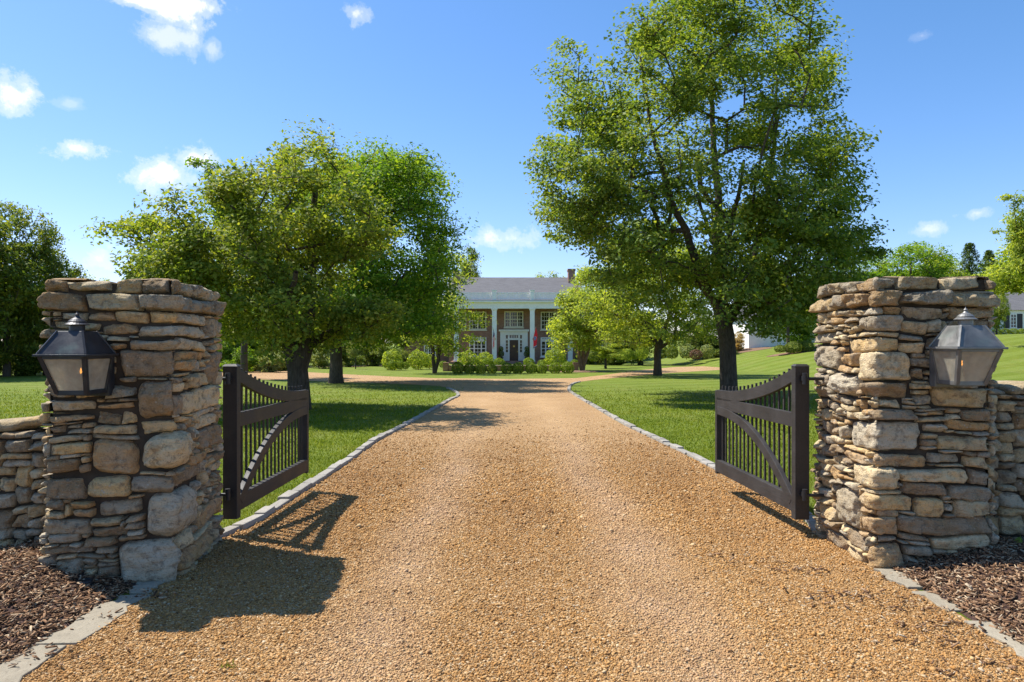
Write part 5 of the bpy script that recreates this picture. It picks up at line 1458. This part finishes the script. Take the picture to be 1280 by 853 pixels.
# ------------------------------------------------------------------ white buildings on the hill
def cottage(pxa, pxb, base_py, eave_py, ridge_py, Y, label, wins, D=7.0, slope='side'):
    x0, x1 = (pxa-HX)/F*Y, (pxb-HX)/F*Y; zf = lambda py: CAMZ-(py-HY)/F*Y
    z0, z1, z2 = zf(base_py), zf(eave_py), zf(ridge_py)
    root = empty('white_cottage', ((x0+x1)/2, Y, z0), label, 'house'); c = (x0+x1)/2; w = x1-x0
    MB().box(-w/2, w/2, 0, D, -1.5, z1-z0).build('wall', MAT['white'], root)
    m = MB(); e = .35; m.prism([(-w/2-e,-e,z1-z0+.003),(w/2+e,-e,z1-z0+.003),(w/2+e,D+e,z1-z0+.003),(-w/2-e,D+e,z1-z0+.003)],
                               [(-w/2-e,D/2-.05,z2-z0),(w/2+e,D/2-.05,z2-z0),(w/2+e,D/2+.05,z2-z0),(-w/2-e,D/2+.05,z2-z0)]); m.build('roof', MAT['shingle'], root)
    for (a, b, t, bt, sh) in wins:
        xa, xb = (a-HX)/F*Y-c, (b-HX)/F*Y-c; za, zb = zf(bt)-z0, zf(t)-z0; m = MB(); f = .1
        for q in ((xa,xb,za,za+f),(xa,xb,zb-f,zb),(xa,xa+f,za+f+.002,zb-f-.002),(xb-f,xb,za+f+.002,zb-f-.002)): m.box(q[0],q[1],-.08,.02,q[2],q[3])
        m.box((xa+xb)/2-.03,(xa+xb)/2+.03,-.06,-.02,za+f+.002,zb-f-.002)
        for k in (1,2,3): zz = za+(zb-za)*k/4; m.box(xa+f+.002,xb-f-.002,-.055,-.025,zz-.025,zz+.025)
        wn = m.build('window', MAT['white'], root); MB().box(xa+.05,xb-.05,-.018,-.004,za+.05,zb-.05).build('pane', MAT['pane'], wn)
        if sh:
            for xs_ in ((xa-.62, xa-.06), (xb+.06, xb+.62)): MB().box(xs_[0],xs_[1],-.05,-.004,za,zb).build('shutter', MAT['blackpaint'], root)
    return root
cottage(936, 1052, 428.5, 398, 366, 76, 'white gabled building behind trees on the bank past the forked trunk', [])
cottage(1232, 1330, 413.5, 388, 362, 72, 'far white cottage with black shutters behind a clipped hedge', [(1262,1270.5,392.5,410.5,True),(1297,1306,392.5,410.5,True)])
# clipped hedge in front of the far cottage
hy = 69.5
for i in range(7):
    px = 1246 + i*10.5; ball(px, 419.0, 5.6, 'box', f'{["first","second","third","fourth","fifth","sixth","seventh"][i]} clipped cushion of the hedge before the far cottage, counted from the pillar', Y=hy, name='hedge_shrub', cat='hedge', sz=.8, group='hedge before the far cottage')
# concrete path below it
ph = [at(1225,420.6,68.3), at(1345,420.6,68.3), at(1345,420.0,69.4), at(1225,420.0,69.4)]
sheet('path', ph, m_plain('pale_path', (.45,.40,.33), .9), .02)

# ------------------------------------------------------------------ light, sky, camera
SUN = Vector((-.585, .29, 1.0)).normalized()
el = math.asin(SUN.z); az = math.atan2(SUN.x, SUN.y)
sd = bpy.data.lights.new('sun', 'SUN'); sd.energy = 3.5; sd.angle = math.radians(.5); sd.color = (1.0, .955, .88)
so = bpy.data.objects.new('sun', sd); COL.objects.link(so); so.rotation_euler = SUN.to_track_quat('Z', 'Y').to_euler()
world = bpy.data.worlds.new('World'); scene.world = world; world.use_nodes = True
t = world.node_tree; t.nodes.clear()
class WT(NT):
    def __init__(s, tree): s.t = tree; s.n = tree.nodes
wt = WT(t)
sky = wt.new('ShaderNodeTexSky', sky_type='NISHITA', sun_disc=False, sun_elevation=el, sun_rotation=az, air_density=1.0, dust_density=.35, ozone_density=2.2, altitude=200)
gen = wt.coord('Generated')
sx = wt.new('ShaderNodeSeparateXYZ'); wt.ln(gen, sx.inputs[0])
# small fair-weather clouds, by compass bearing and height above the horizon
az_ = wt.math('ARCTAN2', sx.outputs[0], sx.outputs[1])
hyp = wt.math('SQRT', wt.math('ADD', wt.math('MULTIPLY', sx.outputs[0], sx.outputs[0]), wt.math('MULTIPLY', sx.outputs[1], sx.outputs[1])))
el_ = wt.math('ARCTAN2', sx.outputs[2], hyp)
n1 = wt.noise(gen, 11, 7, .62, .5); n2 = wt.noise(gen, 38, 6, .7)
nn = wt.math('ADD', wt.math('MULTIPLY', wt.math('SUBTRACT', n1, .5), 3.2), wt.math('MULTIPLY', wt.math('SUBTRACT', n2, .5), 1.8))
mask = None
for (px, py, rx, ry, dens) in ((215,2,72,20,1.0),(255,10,30,13,1.0),(208,46,42,14,.62),(266,62,12,11,.45),(14,120,28,21,1.0),(88,130,17,8,.3),(97,186,40,12,1.0),(205,214,34,18,1.0),(248,198,34,14,1.0),(123,325,22,13,.8),(640,298,34,15,.75),(443,17,15,11,.75),(1160,287,20,9,.6),(1222,267,20,7,.55),(1152,45,14,7,.25)):
    a0 = math.atan2(px-HX, F); e0 = math.atan2(HY-py, math.hypot(F, px-HX)); k = F/math.hypot(F, px-HX)
    ra = rx/F*k*k*1.3; re = ry/F*k*1.3
    dx = wt.math('MULTIPLY', wt.math('SUBTRACT', az_, a0), 1/ra); dy = wt.math('MULTIPLY', wt.math('SUBTRACT', el_, e0), 1/re)
    d = wt.math('SQRT', wt.math('ADD', wt.math('MULTIPLY', dx, dx), wt.math('MULTIPLY', dy, dy)))
    v = wt.math('SUBTRACT', 1.0, wt.math('SUBTRACT', d, wt.math('MULTIPLY', nn, 1.0)))
    q = wt.math('MULTIPLY', wt.ramp(v, [(.0, 0.0), (.4, .35), (1.15/1.2, .92)], 'EASE'), dens)
    mask = q if mask is None else wt.math('MAXIMUM', mask, q)
hs = wt.new('ShaderNodeHueSaturation'); hs.inputs['Saturation'].default_value = 1.05; hs.inputs['Value'].default_value = 1.0; sm = wt.new('ShaderNodeSeparateColor'); wt.ln(wt.mix(1.0, sky.outputs[0], (.45, .515, .59), 'MULTIPLY'), sm.inputs[0])
cm = wt.new('ShaderNodeCombineColor')
wt.ln(wt.math('MULTIPLY', wt.math('POWER', sm.outputs[0], 1.12), .93), cm.inputs[0])
wt.ln(wt.math('MULTIPLY', wt.math('POWER', sm.outputs[1], .93), .985), cm.inputs[1])
wt.ln(sm.outputs[2], cm.inputs[2]); wt.ln(cm.outputs[0], hs.inputs['Color'])
colr = wt.mix(mask, hs.outputs[0], (3.5, 3.52, 3.65))
bg = wt.new('ShaderNodeBackground'); wt.ln(colr, bg.inputs[0]); bg.inputs[1].default_value = .15
wo = wt.new('ShaderNodeOutputWorld'); wt.ln(bg.outputs[0], wo.inputs[0])

cam = bpy.data.cameras.new('camera'); cam.lens = 24.0; cam.sensor_width = 36.0; cam.clip_end = 3000; cam.clip_start = .05
co = bpy.data.objects.new('camera', cam); COL.objects.link(co); co.location = (0, 0, CAMZ); co.rotation_euler = (math.radians(90), 0, 0)
scene.camera = co
vs = scene.view_settings; vs.view_transform = 'Standard'; vs.look = 'None'; vs.gamma = 1.0; vs.exposure = 1.24; vs.use_curve_mapping = False
scene.render.engine = 'CYCLES'
cy_ = scene.cycles
cy_.max_bounces = 9; cy_.diffuse_bounces = 6; cy_.transmission_bounces = 6; cy_.transparent_max_bounces = 8
cy_.sample_clamp_indirect = 6.0
cy_.use_denoising = True; cy_.denoiser = 'OPENIMAGEDENOISE'; cy_.denoising_input_passes = 'RGB_ALBEDO_NORMAL'; cy_.denoising_prefilter = 'NONE'
